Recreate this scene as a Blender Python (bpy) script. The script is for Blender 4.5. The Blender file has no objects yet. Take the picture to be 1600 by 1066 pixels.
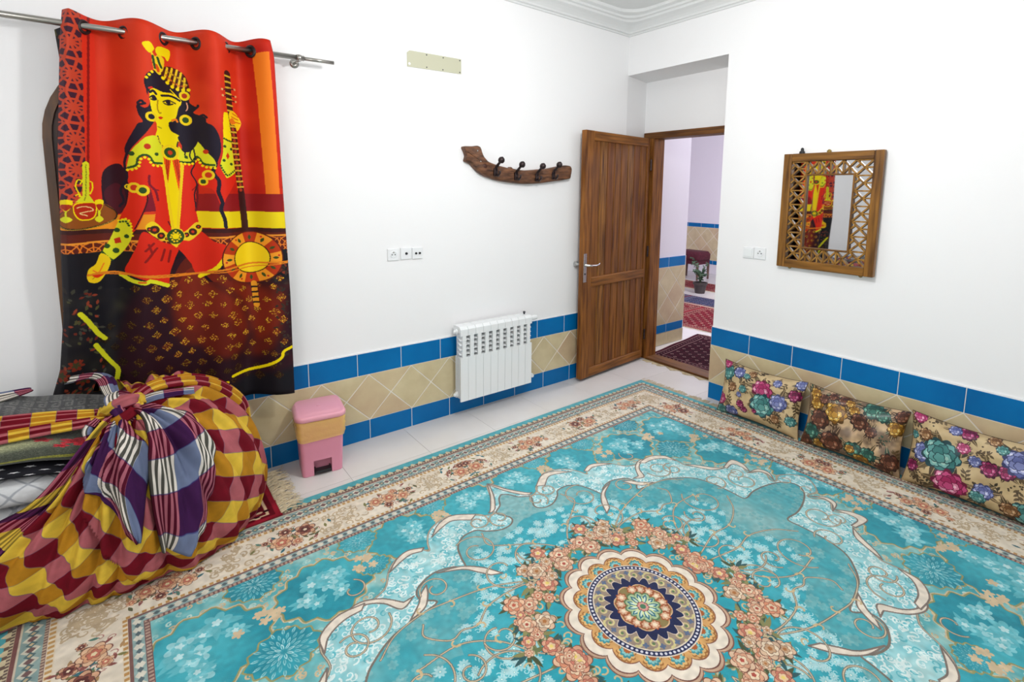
import bpy, math, random
import numpy as np
from mathutils import Vector, Matrix
random.seed(7); rng = np.random.default_rng(11)
PI = math.pi
scene = bpy.context.scene
# ---------------------------------------------------------------- camera, world, lamps, exposure
cam_d = bpy.data.cameras.new('camera'); cam = bpy.data.objects.new('camera', cam_d)
scene.collection.objects.link(cam); scene.camera = cam
YAW, PITCH, ROLL = 0.6747, 0.1255, 0.0129
cy_, sy_, cp_, sp_ = math.cos(YAW), math.sin(YAW), math.cos(PITCH), math.sin(PITCH)
fwd = Vector((sy_*cp_, cy_*cp_, -sp_)); rt = Vector((cy_, -sy_, 0)); up = rt.cross(fwd)
r2 = rt*math.cos(ROLL)+up*math.sin(ROLL); u2 = up*math.cos(ROLL)-rt*math.sin(ROLL)
m4 = Matrix.Identity(4)
for i in range(3): m4[i][0] = r2[i]; m4[i][1] = u2[i]; m4[i][2] = -fwd[i]
m4[0][3], m4[1][3], m4[2][3] = 0, 0, 1.6
cam.matrix_world = m4
cam_d.sensor_fit = 'HORIZONTAL'; cam_d.sensor_width = 36.0; cam_d.lens = 795.31/1600*36
cam_d.shift_x = -32.75/1600; cam_d.shift_y = -134.33/1600; cam_d.clip_start = 0.02
world = bpy.data.worlds.new('world'); scene.world = world; world.use_nodes = True
world.node_tree.nodes['Background'].inputs[0].default_value = (0.9, 0.95, 1, 1)
world.node_tree.nodes['Background'].inputs[1].default_value = 0.3
def lamp(name, loc, e, col, r):
    d = bpy.data.lights.new(name, 'POINT'); d.energy = e; d.color = col; d.shadow_soft_size = r
    o = bpy.data.objects.new(name, d); o.location = loc; scene.collection.objects.link(o); return o
lamp('ceiling_lamp_light', (1.6, 1.2, 2.5), 52, (1, 0.99, 0.98), 0.10)
lamp('rear_fill_light', (-0.9, 0.2, 2.2), 43, (1, 0.99, 0.98), 0.5)  # unseen soft fill, added to brighten the left wall; stands for no real lamp
lamp('hall_lamp_light', (6.3, 3.0, 2.6), 115, (0.95, 0.91, 1.0), 0.2)
scene.view_settings.view_transform = 'Standard'; scene.view_settings.look = 'None'
scene.view_settings.gamma = 1; scene.view_settings.use_curve_mapping = False
scene.view_settings.exposure = 0.48
scene.cycles.use_denoising = True
# ---------------------------------------------------------------- mesh helpers
class MB:
    def __init__(s): s.v = []; s.f = []; s.uv = None
    def add(s, v, f):
        b = len(s.v); s.v += [tuple(p) for p in v]; s.f += [tuple(i+b for i in q) for q in f]; return s
    def box(s, x0, x1, y0, y1, z0, z1):
        return s.add([(x0,y0,z0),(x1,y0,z0),(x1,y1,z0),(x0,y1,z0),(x0,y0,z1),(x1,y0,z1),(x1,y1,z1),(x0,y1,z1)],
                     [(0,3,2,1),(4,5,6,7),(0,1,5,4),(1,2,6,5),(2,3,7,6),(3,0,4,7)])
    def prism(s, poly, d):       # poly: list of 3D points, extruded by vector d
        n = len(poly); d = Vector(d)
        v = [tuple(p) for p in poly]+[tuple(Vector(p)+d) for p in poly]
        return s.add(v, [tuple(range(n))[::-1], tuple(range(n, 2*n))]+[(i, (i+1) % n, n+(i+1) % n, n+i) for i in range(n)])
    def tube(s, pts, r, n=10, cap=True):
        pts = [Vector(p) for p in pts]; m = len(pts); rs = r if isinstance(r, (list, tuple)) else [r]*m
        v = []; prev = None
        for i, p in enumerate(pts):
            t = (pts[min(i+1, m-1)]-pts[max(i-1, 0)]).normalized()
            a = t.cross(Vector((0,0,1))) if prev is None else prev-t*prev.dot(t)
            if a.length < 1e-4: a = t.cross(Vector((0,1,0)))
            a.normalize(); prev = a; b = t.cross(a)
            v += [p+(a*math.cos(2*PI*k/n)+b*math.sin(2*PI*k/n))*rs[i] for k in range(n)]
        f = [(i*n+k, i*n+(k+1) % n, (i+1)*n+(k+1) % n, (i+1)*n+k) for i in range(m-1) for k in range(n)]
        if cap: f += [tuple(range(n))[::-1], tuple(range((m-1)*n, m*n))]
        return s.add(v, f)
    def lathe(s, prof, c, axis=(0,0,1), n=20):
        ax = Vector(axis).normalized(); a = ax.orthogonal().normalized(); b = ax.cross(a); c = Vector(c); v = []
        for r, h in prof: v += [c+ax*h+(a*math.cos(2*PI*k/n)+b*math.sin(2*PI*k/n))*r for k in range(n)]
        m = len(prof)
        f = [(i*n+k, i*n+(k+1) % n, (i+1)*n+(k+1) % n, (i+1)*n+k) for i in range(m-1) for k in range(n)]
        return s.add(v, f+[tuple(range(n))[::-1], tuple(range((m-1)*n, m*n))])
    def grid(s, P, close_u=False, uv=None):    # P: array (m, n, 3)
        m, n = P.shape[:2]; b = len(s.v)
        s.v += [tuple(map(float, p)) for p in P.reshape(-1, 3)]
        for i in range(m-1 if not close_u else m):
            for j in range(n-1): s.f.append((b+i*n+j, b+((i+1) % m)*n+j, b+((i+1) % m)*n+j+1, b+i*n+j+1))
        if uv is not None: s.uv = (s.uv or [])+[tuple(map(float, q)) for q in uv.reshape(-1, 2)]
        return s
LOC = {}
def link(o): scene.collection.objects.link(o); return o
def mesh(name, mb, m, off=(0,0,0), smooth=False):
    me = bpy.data.meshes.new(name); ox, oy, oz = off
    me.from_pydata([(x-ox, y-oy, z-oz) for x, y, z in mb.v], [], mb.f)
    if mb.uv:
        l = me.uv_layers.new(name='uv'); idx = np.zeros(len(me.loops), dtype=np.int32); me.loops.foreach_get('vertex_index', idx)
        l.data.foreach_set('uv', np.array(mb.uv, dtype=np.float32)[idx].ravel())
    if m: me.materials.append(m)
    if smooth: me.polygons.foreach_set('use_smooth', [True]*len(me.polygons))
    me.update(); return me
def thing(name, label, cat, loc, group=None, kind=None):
    o = bpy.data.objects.new(name, None); o.location = loc; o.empty_display_size = 0.05; link(o); LOC[o.name] = tuple(loc)
    if label: o['label'] = label
    if cat: o['category'] = cat
    if group: o['group'] = group
    if kind: o['kind'] = kind
    return o
def part(name, mb, m, parent=None, smooth=False, bevel=0, kind=None, label=None, local=False, seg=2):
    off = (0,0,0) if (parent is None or local) else LOC.get(parent.name, (0,0,0))
    o = bpy.data.objects.new(name, mesh(name, mb, m, off, smooth)); link(o)
    if parent is not None: o.parent = parent; LOC[o.name] = off if not local else (0,0,0)
    else: LOC[o.name] = (0,0,0)
    if bevel:
        b = o.modifiers.new('bevel', 'BEVEL'); b.width = bevel; b.segments = seg; b.limit_method = 'ANGLE'; b.angle_limit = 0.6
    if kind: o['kind'] = kind
    if label: o['label'] = label
    return o
def tag(o, label, cat, group=None, kind=None):
    if label: o['label'] = label
    if cat: o['category'] = cat
    if group: o['group'] = group
    if kind: o['kind'] = kind
    return o
def inst(name, src, parent, loc):      # a copy of a piece sharing its mesh
    o = src.copy(); o.name = name; link(o); o.parent = parent; o.location = loc; return o
# ---------------------------------------------------------------- materials
def rgb(h):
    if isinstance(h, str): h = [int(h[i:i+2], 16) for i in (0, 2, 4)]
    return tuple((c/255/12.92 if c/255 <= .04045 else ((c/255+.055)/1.055)**2.4) for c in h)
def mat(name, col, rough=.5, metal=0, col2=None, scale=8, stretch=(1,1,1), bump=0, bscale=None, spec=.5, detail=4, contrast=(.35,.65), coat=0, alpha=1, trans=0):
    m = bpy.data.materials.new(name); m.use_nodes = True; nt = m.node_tree; n = nt.nodes; p = n['Principled BSDF']
    p.inputs['Base Color'].default_value = (*rgb(col), 1); p.inputs['Roughness'].default_value = rough
    p.inputs['Metallic'].default_value = metal; p.inputs['Specular IOR Level'].default_value = spec; p.inputs['Coat Weight'].default_value = coat
    p.inputs['Alpha'].default_value = alpha; p.inputs['Transmission Weight'].default_value = trans
    if col2 or bump:
        tc = n.new('ShaderNodeTexCoord'); mp = n.new('ShaderNodeMapping'); mp.inputs['Scale'].default_value = stretch
        nt.links.new(tc.outputs['Object'], mp.inputs[0])
    if col2:
        no = n.new('ShaderNodeTexNoise'); no.inputs['Scale'].default_value = scale; no.inputs['Detail'].default_value = detail
        nt.links.new(mp.outputs[0], no.inputs['Vector'])
        cr = n.new('ShaderNodeValToRGB'); e = cr.color_ramp.elements
        e[0].position, e[1].position = contrast; e[0].color = (*rgb(col), 1); e[1].color = (*rgb(col2), 1)
        nt.links.new(no.outputs[0], cr.inputs[0]); nt.links.new(cr.outputs[0], p.inputs['Base Color'])
    if bump:
        nb = n.new('ShaderNodeTexNoise'); nb.inputs['Scale'].default_value = bscale or scale; nb.inputs['Detail'].default_value = 5
        nt.links.new(mp.outputs[0], nb.inputs['Vector'])
        bp = n.new('ShaderNodeBump'); bp.inputs['Strength'].default_value = bump; bp.inputs['Distance'].default_value = .004
        nt.links.new(nb.outputs[0], bp.inputs['Height']); nt.links.new(bp.outputs[0], p.inputs['Normal'])
    return m
def image(name, arr):
    h, w = arr.shape[:2]; im = bpy.data.images.new(name, w, h); px = np.ones((h, w, 4), np.float32); px[..., :3] = np.clip(arr, 0, 1)
    im.pixels.foreach_set(px.ravel()); im.update(); im.pack(); return im
def tmat(name, arr, rough=.8, ext='REPEAT', bump=0, bscale=300, spec=.3, sheen=0, gloss=None):
    m = bpy.data.materials.new(name); m.use_nodes = True; nt = m.node_tree; n = nt.nodes; p = n['Principled BSDF']
    p.inputs['Roughness'].default_value = rough; p.inputs['Specular IOR Level'].default_value = spec; p.inputs['Sheen Weight'].default_value = sheen
    t = n.new('ShaderNodeTexImage'); t.image = image(name, arr); t.extension = ext
    uv = n.new('ShaderNodeUVMap'); nt.links.new(uv.outputs[0], t.inputs[0]); nt.links.new(t.outputs[0], p.inputs['Base Color'])
    if bump:
        tc = n.new('ShaderNodeTexCoord'); nb = n.new('ShaderNodeTexNoise'); nb.inputs['Scale'].default_value = bscale
        nt.links.new(tc.outputs['Object'], nb.inputs['Vector'])
        bp = n.new('ShaderNodeBump'); bp.inputs['Strength'].default_value = bump; bp.inputs['Distance'].default_value = .003
        nt.links.new(nb.outputs[0], bp.inputs['Height']); nt.links.new(bp.outputs[0], p.inputs['Normal'])
    return m
# ---------------------------------------------------------------- painting of prints (woven and printed patterns)
def c3(h):
    if isinstance(h, str): return np.array([int(h[i:i+2], 16) for i in (0, 2, 4)], np.float32)/255
    return np.array(h, np.float32)/255
def crom(P, closed, n=6):
    P = np.asarray(P, float)
    if len(P) < 3: return P
    Q = np.vstack([P[-1], P, P[:2]]) if closed else np.vstack([2*P[0]-P[1], P, 2*P[-1]-P[-2]])
    t = np.arange(n)[:, None]/n; out = []
    for i in range(len(Q)-3):
        a, b, c, d = Q[i:i+4]
        out.append(.5*(2*b+(c-a)*t+(2*a-5*b+4*c-d)*t**2+(3*b-a-3*c+d)*t**3))
    out = np.vstack(out)
    return out if closed else np.vstack([out, P[-1]])
_disc = {}
def disc_off(r):
    if r not in _disc:
        k = np.arange(-r, r+1); a, b = np.meshgrid(k, k); q = a*a+b*b <= (r+.3)**2; _disc[r] = (b[q], a[q])
    return _disc[r]
class Canvas:
    def __init__(s, w, h, x0, y0, sc, bg):
        s.W, s.H = int(round(w*sc)), int(round(h*sc)); s.x0, s.y0, s.s = x0, y0, sc
        s.a = np.empty((s.H, s.W, 3), np.float32); s.a[:] = c3(bg) if not isinstance(bg, np.ndarray) else bg
    def px(s, P): return (np.asarray(P, float)-(s.x0, s.y0))*s.s
    def mask(s, P):
        P = s.px(P); x0, y0 = np.floor(P.min(0)).astype(int); x1, y1 = np.ceil(P.max(0)).astype(int)
        x0, y0, x1, y1 = max(x0, 0), max(y0, 0), min(x1, s.W), min(y1, s.H)
        if x1 <= x0 or y1 <= y0: return None
        tog = np.zeros((y1-y0, x1-x0+1), np.int16)
        for (ax, ay), (bx, by) in zip(P, np.roll(P, -1, 0)):
            if ay == by: continue
            lo, hi = (ay, by) if ay < by else (by, ay)
            r0, r1 = max(int(math.ceil(lo-.5)), y0), min(int(math.ceil(hi-.5)), y1)
            if r1 <= r0: continue
            rr = np.arange(r0, r1); xx = ax+(rr+.5-ay)*(bx-ax)/(by-ay)
            tog[rr-y0, np.clip(np.ceil(xx-.5).astype(int)-x0, 0, x1-x0)] += 1
        return (y0, y1, x0, x1, (np.cumsum(tog, 1)[:, :-1] & 1).astype(bool))
    def poly(s, P, c, alpha=1, smooth=False):
        if smooth: P = crom(P, True)
        q = s.mask(P)
        if q is None: return
        y0, y1, x0, x1, m = q; v = s.a[y0:y1, x0:x1]; v[m] = v[m]*(1-alpha)+c3(c)*alpha
    def stroke(s, P, w, c, w1=None, smooth=True, dotted=False):
        P = s.px(crom(P, False) if smooth else P); d = np.hypot(*np.diff(P, axis=0).T); L = np.concatenate([[0], np.cumsum(d)])
        if L[-1] <= 0: return
        r0 = w*s.s/2; ra = (w1 if w1 is not None else w)*s.s/2
        step = max(.6, min(r0, ra)*.5+.3) if not dotted else r0*3.0
        t = np.linspace(0, L[-1], max(2, int(L[-1]/step)+1)); x = np.interp(t, L, P[:, 0]); y = np.interp(t, L, P[:, 1])
        R = np.maximum(0, np.round(r0+(ra-r0)*t/L[-1])).astype(int); col = c3(c)
        for r in np.unique(R):
            q = R == r; oy, ox = disc_off(int(r))
            yy = (np.floor(y[q]).astype(int)[:, None]+oy).ravel(); xx = (np.floor(x[q]).astype(int)[:, None]+ox).ravel()
            k = (yy >= 0) & (yy < s.H) & (xx >= 0) & (xx < s.W); s.a[yy[k], xx[k]] = col
    def disc(s, x, y, r, c, alpha=1, ry=None, n=24, rot=0):
        t = np.arange(n)*2*PI/n; ex, ey = r*np.cos(t), (ry or r)*np.sin(t)
        s.poly(np.stack([x+ex*math.cos(rot)-ey*math.sin(rot), y+ex*math.sin(rot)+ey*math.cos(rot)], 1), c, alpha)
    def petals(s, x, y, r, n, c, inner=.55, rot=0, alpha=1, k=8, sq=1):
        t = np.arange(n*k)*2*PI/(n*k); R = r*(inner+(1-inner)*np.abs(np.cos(n*t/2)))
        s.poly(np.stack([x+R*np.cos(t+rot), y+sq*R*np.sin(t+rot)], 1), c, alpha)
    def leaf(s, x, y, l, w, a, c):
        t = np.linspace(0, 1, 7); b = np.sin(t*PI)*w/2; ca, sa = math.cos(a), math.sin(a)
        X = np.concatenate([t*l, (t*l)[::-1]]); Y = np.concatenate([b, -b[::-1]])
        s.poly(np.stack([x+X*ca-Y*sa, y+X*sa+Y*ca], 1), c)
    def spiral(s, x, y, r0, r1, a0, turns, w, c, w1=None):
        t = np.linspace(0, 1, max(6, int(abs(turns)*14))); r = r0+(r1-r0)*t; a = a0+turns*2*PI*t
        s.stroke(np.stack([x+r*np.cos(a), y+r*np.sin(a)], 1), w, c, w1, smooth=False)
def noise2(h, w, cells, seed, octv=3):
    g = np.random.default_rng(seed); out = np.zeros((h, w), np.float32); amp = 1; tot = 0
    for o in range(octv):
        ch = max(2, int(cells*2**o)); cw = max(2, int(cells*2**o*w/h)); q = g.random((ch+1, cw+1)).astype(np.float32)
        y = np.linspace(0, ch-1e-3, h); x = np.linspace(0, cw-1e-3, w); yi, xi = y.astype(int), x.astype(int)
        fy, fx = (y-yi)[:, None], (x-xi)[None]; fy = fy*fy*(3-2*fy); fx = fx*fx*(3-2*fx)
        A = q[yi][:, xi]; B = q[yi][:, xi+1]; C = q[yi+1][:, xi]; D = q[yi+1][:, xi+1]
        out += amp*((A*(1-fx)+B*fx)*(1-fy)+(C*(1-fx)+D*fx)*fy); tot += amp; amp *= .55
    return out/tot
def lerp3(a, b, t): return c3(a)+(c3(b)-c3(a))*t[..., None]
# ---------------------------------------------------------------- the big carpet's woven pattern (one quarter, mirrored twice)
HU, HV = 1.92, 1.54
def rose(cv, x, y, r, pal, a=0, n=7):
    ol, c0, c1, c2, cc = pal
    cv.petals(x, y, r*1.08, n, ol, .72, a); cv.petals(x, y, r, n, c0, .72, a)
    cv.petals(x, y, r*.76, n, ol, .75, a+.4); cv.petals(x, y, r*.71, n, c1, .75, a+.4)
    cv.petals(x, y, r*.5, 5, ol, .7, a+.9); cv.petals(x, y, r*.45, 5, c2, .7, a+.9)
    cv.petals(x, y, r*.2, 5, cc, .7, a)
def paint_carpet():
    cv = Canvas(HU, HV, 0, 0, 800, 'ffffff'); R = np.random.default_rng(5)
    H, W = cv.H, cv.W
    U, V = np.meshgrid((np.arange(W)+.5)/cv.s, (np.arange(H)+.5)/cv.s)
    n1 = noise2(H, W, 6, 1, 4); n2 = noise2(H, W, 22, 2, 3)
    cv.a[:] = lerp3('46a6b0', 'a0cfca', np.clip((n2-.28)*2.2, 0, 1))
    # lacy filler of beige and pale curls
    for i in range(1500):
        x, y = R.uniform(0, 1.52), R.uniform(0, 1.12)
        cv.spiral(x, y, .012, .003, R.uniform(0, 6), R.choice([-1, 1])*.9, .0055, ['cdb690', 'b9d9d2', '9cc9c6', 'd2bd98', '6fb4b6'][i % 5])
    # rosettes in the field
    ros = [(.15,.965,.155), (.53,.95,.15), (.92,.86,.165), (1.335,.83,.19), (1.36,.46,.17), (1.46,.08,.12)]
    small = [(1.125,.655,.105), (.72,1.05,.075), (1.14,1.055,.09), (.34,1.07,.07), (1.47,.645,.075), (1.42,.26,.075), (.72,.86,.06)]
    for x, y, r in ros+small:
        t = np.arange(96)*2*PI/96; big = r > .11
        k = 14 if big else 12
        Rr = r*(1+.15*(2*np.abs(((t*k/(2*PI)) % 1)-.5)-.5)+.05*np.cos(4*t))
        P = np.stack([x+1.08*Rr*np.cos(t), y+.95*Rr*np.sin(t)], 1)
        if big: cv.stroke(np.vstack([P, P[:1]]), .014, 'd6be9a', smooth=False)
        cv.poly(P, '1c98a8'); q = cv.mask(P)
        if q:
            y0, y1, x0, x1, m = q; v = cv.a[y0:y1, x0:x1]
            v[m] = lerp3('138b9e', '45b2bf', np.clip((n1[y0:y1, x0:x1]-.3)*2.4, 0, 1))[m]
        cv.stroke(np.vstack([P, P[:1]]), .005, '9a9866', smooth=False)
        if big:
            for j in range(9):
                a = R.uniform(0, 2*PI); d = r*R.uniform(.1, .62); fx, fy, fr = x+d*math.cos(a), y+d*math.sin(a), r*R.uniform(.16, .3)
                col = ['8fd3da', 'a8dde2', '6fc3cd'][j % 3]
                for _ in range(3): cv.leaf(fx, fy, fr*1.7, fr*.5, R.uniform(0, 6.3), '5dbac6')
                cv.petals(fx, fy, fr, 6, col, .6, a, .85); cv.petals(fx, fy, fr*.55, 5, '58b8c4', .6, a+.5, .6); cv.petals(fx, fy, fr*.35, 5, 'c2e6e8', .6, a)
        else:
            for ring in (3, 2, 1, 0):
                for j in range(16 if ring else 8):
                    a = j*2*PI/(16 if ring else 8)+ring*.2; q0 = r*(.06+.21*ring); cv.leaf(x+q0*math.cos(a), y+q0*math.sin(a), r*.30, r*.10, a, ['b4dfe2', '8fcdd4', '74bfc9', '9ad3d8'][ring]); cv.stroke([(x+q0*math.cos(a), y+q0*math.sin(a)), (x+(q0+r*.2)*math.cos(a), y+(q0+r*.2)*math.sin(a))], .0025, '3a9fae', smooth=False)
    for a, b in ((0,1),(1,2),(2,3),(3,4),(4,5)):   # peach links between the rosettes
        x, y = (ros[a][0]+ros[b][0])/2, (ros[a][1]+ros[b][1])/2
        for k in range(7): cv.petals(x+R.normal(0, .03), y+R.normal(0, .03), .022, 5, 'd9c09c', .5, k)
    # lace band of white scrolls
    outer = [(1.46,-.05),(1.45,.0),(1.42,.05),(1.35,.10),(1.275,.085),(1.262,.11),(1.30,.15),(1.295,.19),(1.235,.225),(1.268,.28),(1.265,.335),(1.17,.338),(1.10,.385),(1.055,.45),(1.02,.50),(1.025,.58),(1.0,.635),(.935,.672),(.83,.675),(.77,.69),(.73,.715),(.69,.78),(.64,.826),(.57,.84),(.52,.815),(.497,.79),(.478,.84),(.44,.90),(.38,.936),(.307,.946),(.225,.895),(.165,.84),(.12,.83),(.10,.87),(.05,.96),(.01,1.05),(-.03,1.04)]
    inner = [(-.05,.95),(.02,.92),(.06,.86),(.11,.82),(.075,.75),(.10,.71),(.16,.705),(.225,.74),(.26,.775),(.33,.775),(.385,.73),(.41,.66),(.425,.606),(.47,.64),(.55,.658),(.635,.625),(.655,.57),(.61,.515),(.712,.497),(.80,.48),(.87,.445),(.94,.385),(.975,.29),(.98,.18),(.985,.11),(1.08,.115),(1.18,.10),(1.27,.07),(1.32,.03),(1.34,-.05)]
    O = crom(outer, False); I = crom(inner, False)
    def region(P, ca, cb, n, lo=.3, g=2.2):
        q = cv.mask(P)
        if q is None: return
        y0, y1, x0, x1, m = q; v = cv.a[y0:y1, x0:x1]; v[m] = lerp3(ca, cb, np.clip((n[y0:y1, x0:x1]-lo)*g, 0, 1))[m]; return q
    q = region(np.vstack([O, [(-.2, -.2)]]), '86cbd3', 'b4dfe0', n2)
    y0, y1, x0, x1, m = q; keep = cv.a.copy()
    for i in range(2300):
        x, y = R.uniform(0, 1.46), R.uniform(0, 1.06)
        cv.spiral(x, y, .016, .004, R.uniform(0, 6.3), R.choice([-1, 1])*R.uniform(.6, 1.1), .005, 'e2f2f0' if i % 4 else '5cb6c2', .002)
    full = np.zeros((H, W), bool); full[y0:y1, x0:x1] = m; cv.a[~full] = keep[~full]
    ii = np.vstack([I[::-1], [(-.2, -.2)]]) if False else np.vstack([I, [(-.2, -.2)]])
    q = region(ii, '2f9fae', '86b9bb', n1, .25, 1.9)
    rr = np.hypot(U/1.0, V/1.0); full = np.zeros((H, W), bool); y0, y1, x0, x1, m = q; full[y0:y1, x0:x1] = m; keep = cv.a.copy()
    for i in range(420):                                    # faint blossoms
        x, y = R.uniform(0, 1.3), R.uniform(0, .95); r = R.uniform(.015, .035)
        cv.petals(x, y, r, 6, '93bfbf', .6, i, .5); cv.petals(x, y, r*.5, 5, '5aa9b2', .6, i, .5)
    cv.a[~full] = keep[~full]
    # bright round loops filled with white daisies
    lp = [(.135,.50,.165), (.50,.235,.15), (.31,.49,.12), (.56,.07,.13), (.03,.60,.10), (.70,.17,.10), (.40,.40,.09), (.30,.60,.07)]
    for x, y, r in lp: cv.disc(x, y, r, '35a8b8', .85, n=40)
    cv.petals(0, 0, .53, 16, '2aa2b3', .88)
    for x, y, r in lp:
        for _ in range(int(r*r*1500)):
            a = R.uniform(0, 6.3); d = r*math.sqrt(R.uniform(0, .9)); fx, fy = x+d*math.cos(a), y+d*math.sin(a); f = R.uniform(.013, .024)
            cv.spiral(fx+.02, fy, .012, .003, a, .8, .0032, 'a9dde2')
            cv.petals(fx, fy, f, 9, 'b9dfe2', .62, a, .85); cv.disc(fx, fy, f*.3, '7fc8d0', n=8); cv.disc(fx, fy, f*.16, 'f2f4e4', n=8)
    # scroll outlines, cream horns and tendrils
    def line(P, w=.0075, closed=False):
        cv.stroke(P, w*.8+.0015, '7a726a'); cv.stroke(P, w*.42, 'd8c4a2')
    cv.stroke(O, .008, '7c7268', smooth=False); cv.stroke(O, .003, 'cdbfa6', smooth=False); cv.stroke(I, .007, '7c7268', smooth=False)
    def horn(A, B):
        P = np.vstack([crom(A, False), crom(B, False)[::-1]]); cv.poly(P, 'ecdfcf'); cv.stroke(np.vstack([P, P[:1]]), .006, '80726a', smooth=False)
    horn([(.935,.672),(.85,.70),(.77,.665),(.71,.595)], [(.935,.672),(.845,.68),(.775,.64),(.73,.57),(.665,.598)])
    horn([(.69,.775),(.63,.83),(.57,.848),(.505,.822)], [(.69,.775),(.62,.806),(.57,.818),(.525,.806)])
    horn([(.445,.862),(.374,.925),(.29,.94),(.193,.877)], [(.445,.862),(.38,.89),(.311,.905),(.236,.853)])
    horn([(.536,.650),(.442,.622),(.37,.56),(.32,.478)], [(.536,.650),(.44,.600),(.40,.55),(.365,.50)])
    horn([(.0,1.06),(.05,.96),(.115,.865),(.14,.845)], [(.0,1.04),(.04,.94),(.09,.86),(.12,.84)])
    horn([(1.27,.09),(1.31,.15),(1.29,.20),(1.23,.225)], [(1.27,.09),(1.33,.15),(1.315,.21),(1.23,.225)])
    horn([(1.25,.22),(1.30,.29),(1.29,.36),(1.18,.345)], [(1.25,.22),(1.265,.29),(1.25,.33),(1.18,.325)])
    horn([(1.17,.335),(1.10,.37),(1.05,.45),(1.03,.50)], [(1.17,.335),(1.12,.39),(1.07,.46),(1.03,.50)])
    horn([(1.02,.56),(1.01,.64),(.93,.69),(.83,.685)], [(1.02,.56),(.985,.62),(.92,.655),(.85,.66)])
    horn([(.73,.50),(.66,.52),(.62,.57),(.60,.62)], [(.73,.50),(.67,.55),(.64,.59),(.60,.62)])
    line([(.21,.34),(.32,.41),(.43,.458),(.568,.488),(.677,.502),(.80,.476),(.88,.415)])
    line([(.21,.34),(.315,.379),(.457,.378),(.541,.33),(.60,.344),(.655,.334),(.72,.404),(.70,.454)])
    line([(.0,.37),(.03,.45),(.10,.53),(.20,.60),(.27,.66),(.25,.74)]); line([(.36,.01),(.46,.03),(.60,.06),(.72,.05),(.85,.10),(.93,.18)])
    line([(.36,.02),(.45,.11),(.52,.22),(.64,.30),(.80,.30)])
    for x, y, r, a, t, w in [(.135,.50,.165,2.6,.95,.007),(.135,.50,.075,.5,-.8,.006),(.50,.235,.15,2.2,.9,.007),(.50,.235,.07,.2,-.8,.006),(.56,.07,.13,.8,.8,.006),(.31,.49,.115,4,.8,.006),(.33,.66,.10,1,1.2,.006),(.22,.82,.06,2,1.2,.006),(.58,.58,.065,0,1.2,.006),(.86,.57,.085,3,1.3,.007),(.93,.52,.06,1,1.2,.006),(.80,.24,.11,2,1.1,.006),(1.0,.30,.07,4,1.1,.006),(1.14,.20,.09,1,1.2,.006),(1.18,.27,.05,3,1.2,.005),(.12,.78,.06,5,1.1,.006),(.84,.78,.055,2,.8,.006),(.66,.19,.06,2,1,.006),(1.33,.06,.05,1,1.1,.005)]:
        tt = np.linspace(0, 1, 30); rr_ = r*(1-.72*tt); aa = a+t*2*PI*tt; line(np.stack([x+rr_*np.cos(aa), y+rr_*np.sin(aa)], 1), w)
    for x, y, a in [(.43,.458,1.3),(.568,.488,-1.2),(.677,.502,1.6),(.457,.378,1.2),(.541,.33,-2),(.10,.53,2.4),(.20,.60,-.5),(.60,.06,1.3),(.72,.05,-1),(.52,.22,2),(.64,.30,1.2),(.80,.30,-1)]:
        cv.spiral(x+.02*math.cos(a), y+.02*math.sin(a), .022, .006, a+PI, .5, .009, 'd2b98e', .004)
    # wreath of roses
    pals = [('7a4438','e8bd9c','d9906f','e9c9a8','c6604a'), ('7e4a3a','e6c3a4','e0a787','f0d8b8','b04c40'), ('7a4438','dba284','c97a66','ecc7a0','e8d070'), ('6d4a3c','d9b79a','ecd7bc','caa27e','b0703c')]
    WR = [((i+.5)*PI/2/17+R.normal(0, .02), R.uniform(.375, .44)) for i in range(17)]+[(R.uniform(.2, 1.4), R.uniform(.43, .50)) for _ in range(11)]+[(R.uniform(0, PI/2), R.uniform(.352, .372)) for _ in range(8)]
    for i, (a, rx) in enumerate(WR):
        x, y = rx*math.cos(a), rx*1.03*math.sin(a)
        for _ in range(6): cv.leaf(x, y, R.uniform(.04, .075), .017, R.uniform(0, 6.3), ['4c5638', '6f7a4e', '2f5a5e', '8d8a58'][R.integers(4)])
        for _ in range(2): cv.spiral(x+R.normal(0, .03), y+R.normal(0, .03), .02, .006, a*3, .6, .004, 'c9b78f')
    for i, (a, rx) in enumerate(WR): rose(cv, rx*math.cos(a), rx*1.03*math.sin(a), [.044, .02, .036, .026, .017][i % 5], pals[(i*7) % 4], a*5, 6 if i % 3 else 5)
    # medallion
    th = np.linspace(-.1, PI/2+.1, 300)
    def ring(f, c, amp=.0, ph=0, k=16, p=.7):
        rad = f*(1-amp+amp*np.abs(np.cos(k/2*th+ph))**p)
        cv.poly(np.vstack([np.stack([.315*rad*np.cos(th), .335*rad*np.sin(th)], 1), [(-.2, -.2)]]), c)
    for f, c, am, ph in ((1.0,'8a5a4c',.10,0), (.985,'c9a78c',.10,0), (.955,'74483e',.10,0), (.94,'f0e3d2',.10,0), (.83,'8a5542',.10,0), (.815,'d9a566',.10,0)): ring(f, c, am, ph)
    for k in range(-1, 6):
        a = k*2*PI/16
        for dr, r, c in ((.715,.036,'a46a34'), (.705,.032,'e2b878'), (.69,.027,'3f8f9a'), (.68,.021,'8cc6c4'), (.665,.015,'b4602c')):
            cv.petals(.315*dr*math.cos(a), .335*dr*math.sin(a), r, 9, c, .75, a)
    ring(.665,'e8d8c4'); ring(.65,'1c2450'); 
    for k in range(-1, 20):
        a = (k+.5)*2*PI/76; cv.disc(.315*.622*math.cos(a), .335*.622*math.sin(a), .0055, 'e4e2ea', n=10)
    ring(.594,'e8d8c4'); ring(.578,'a08c7c')
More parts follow.
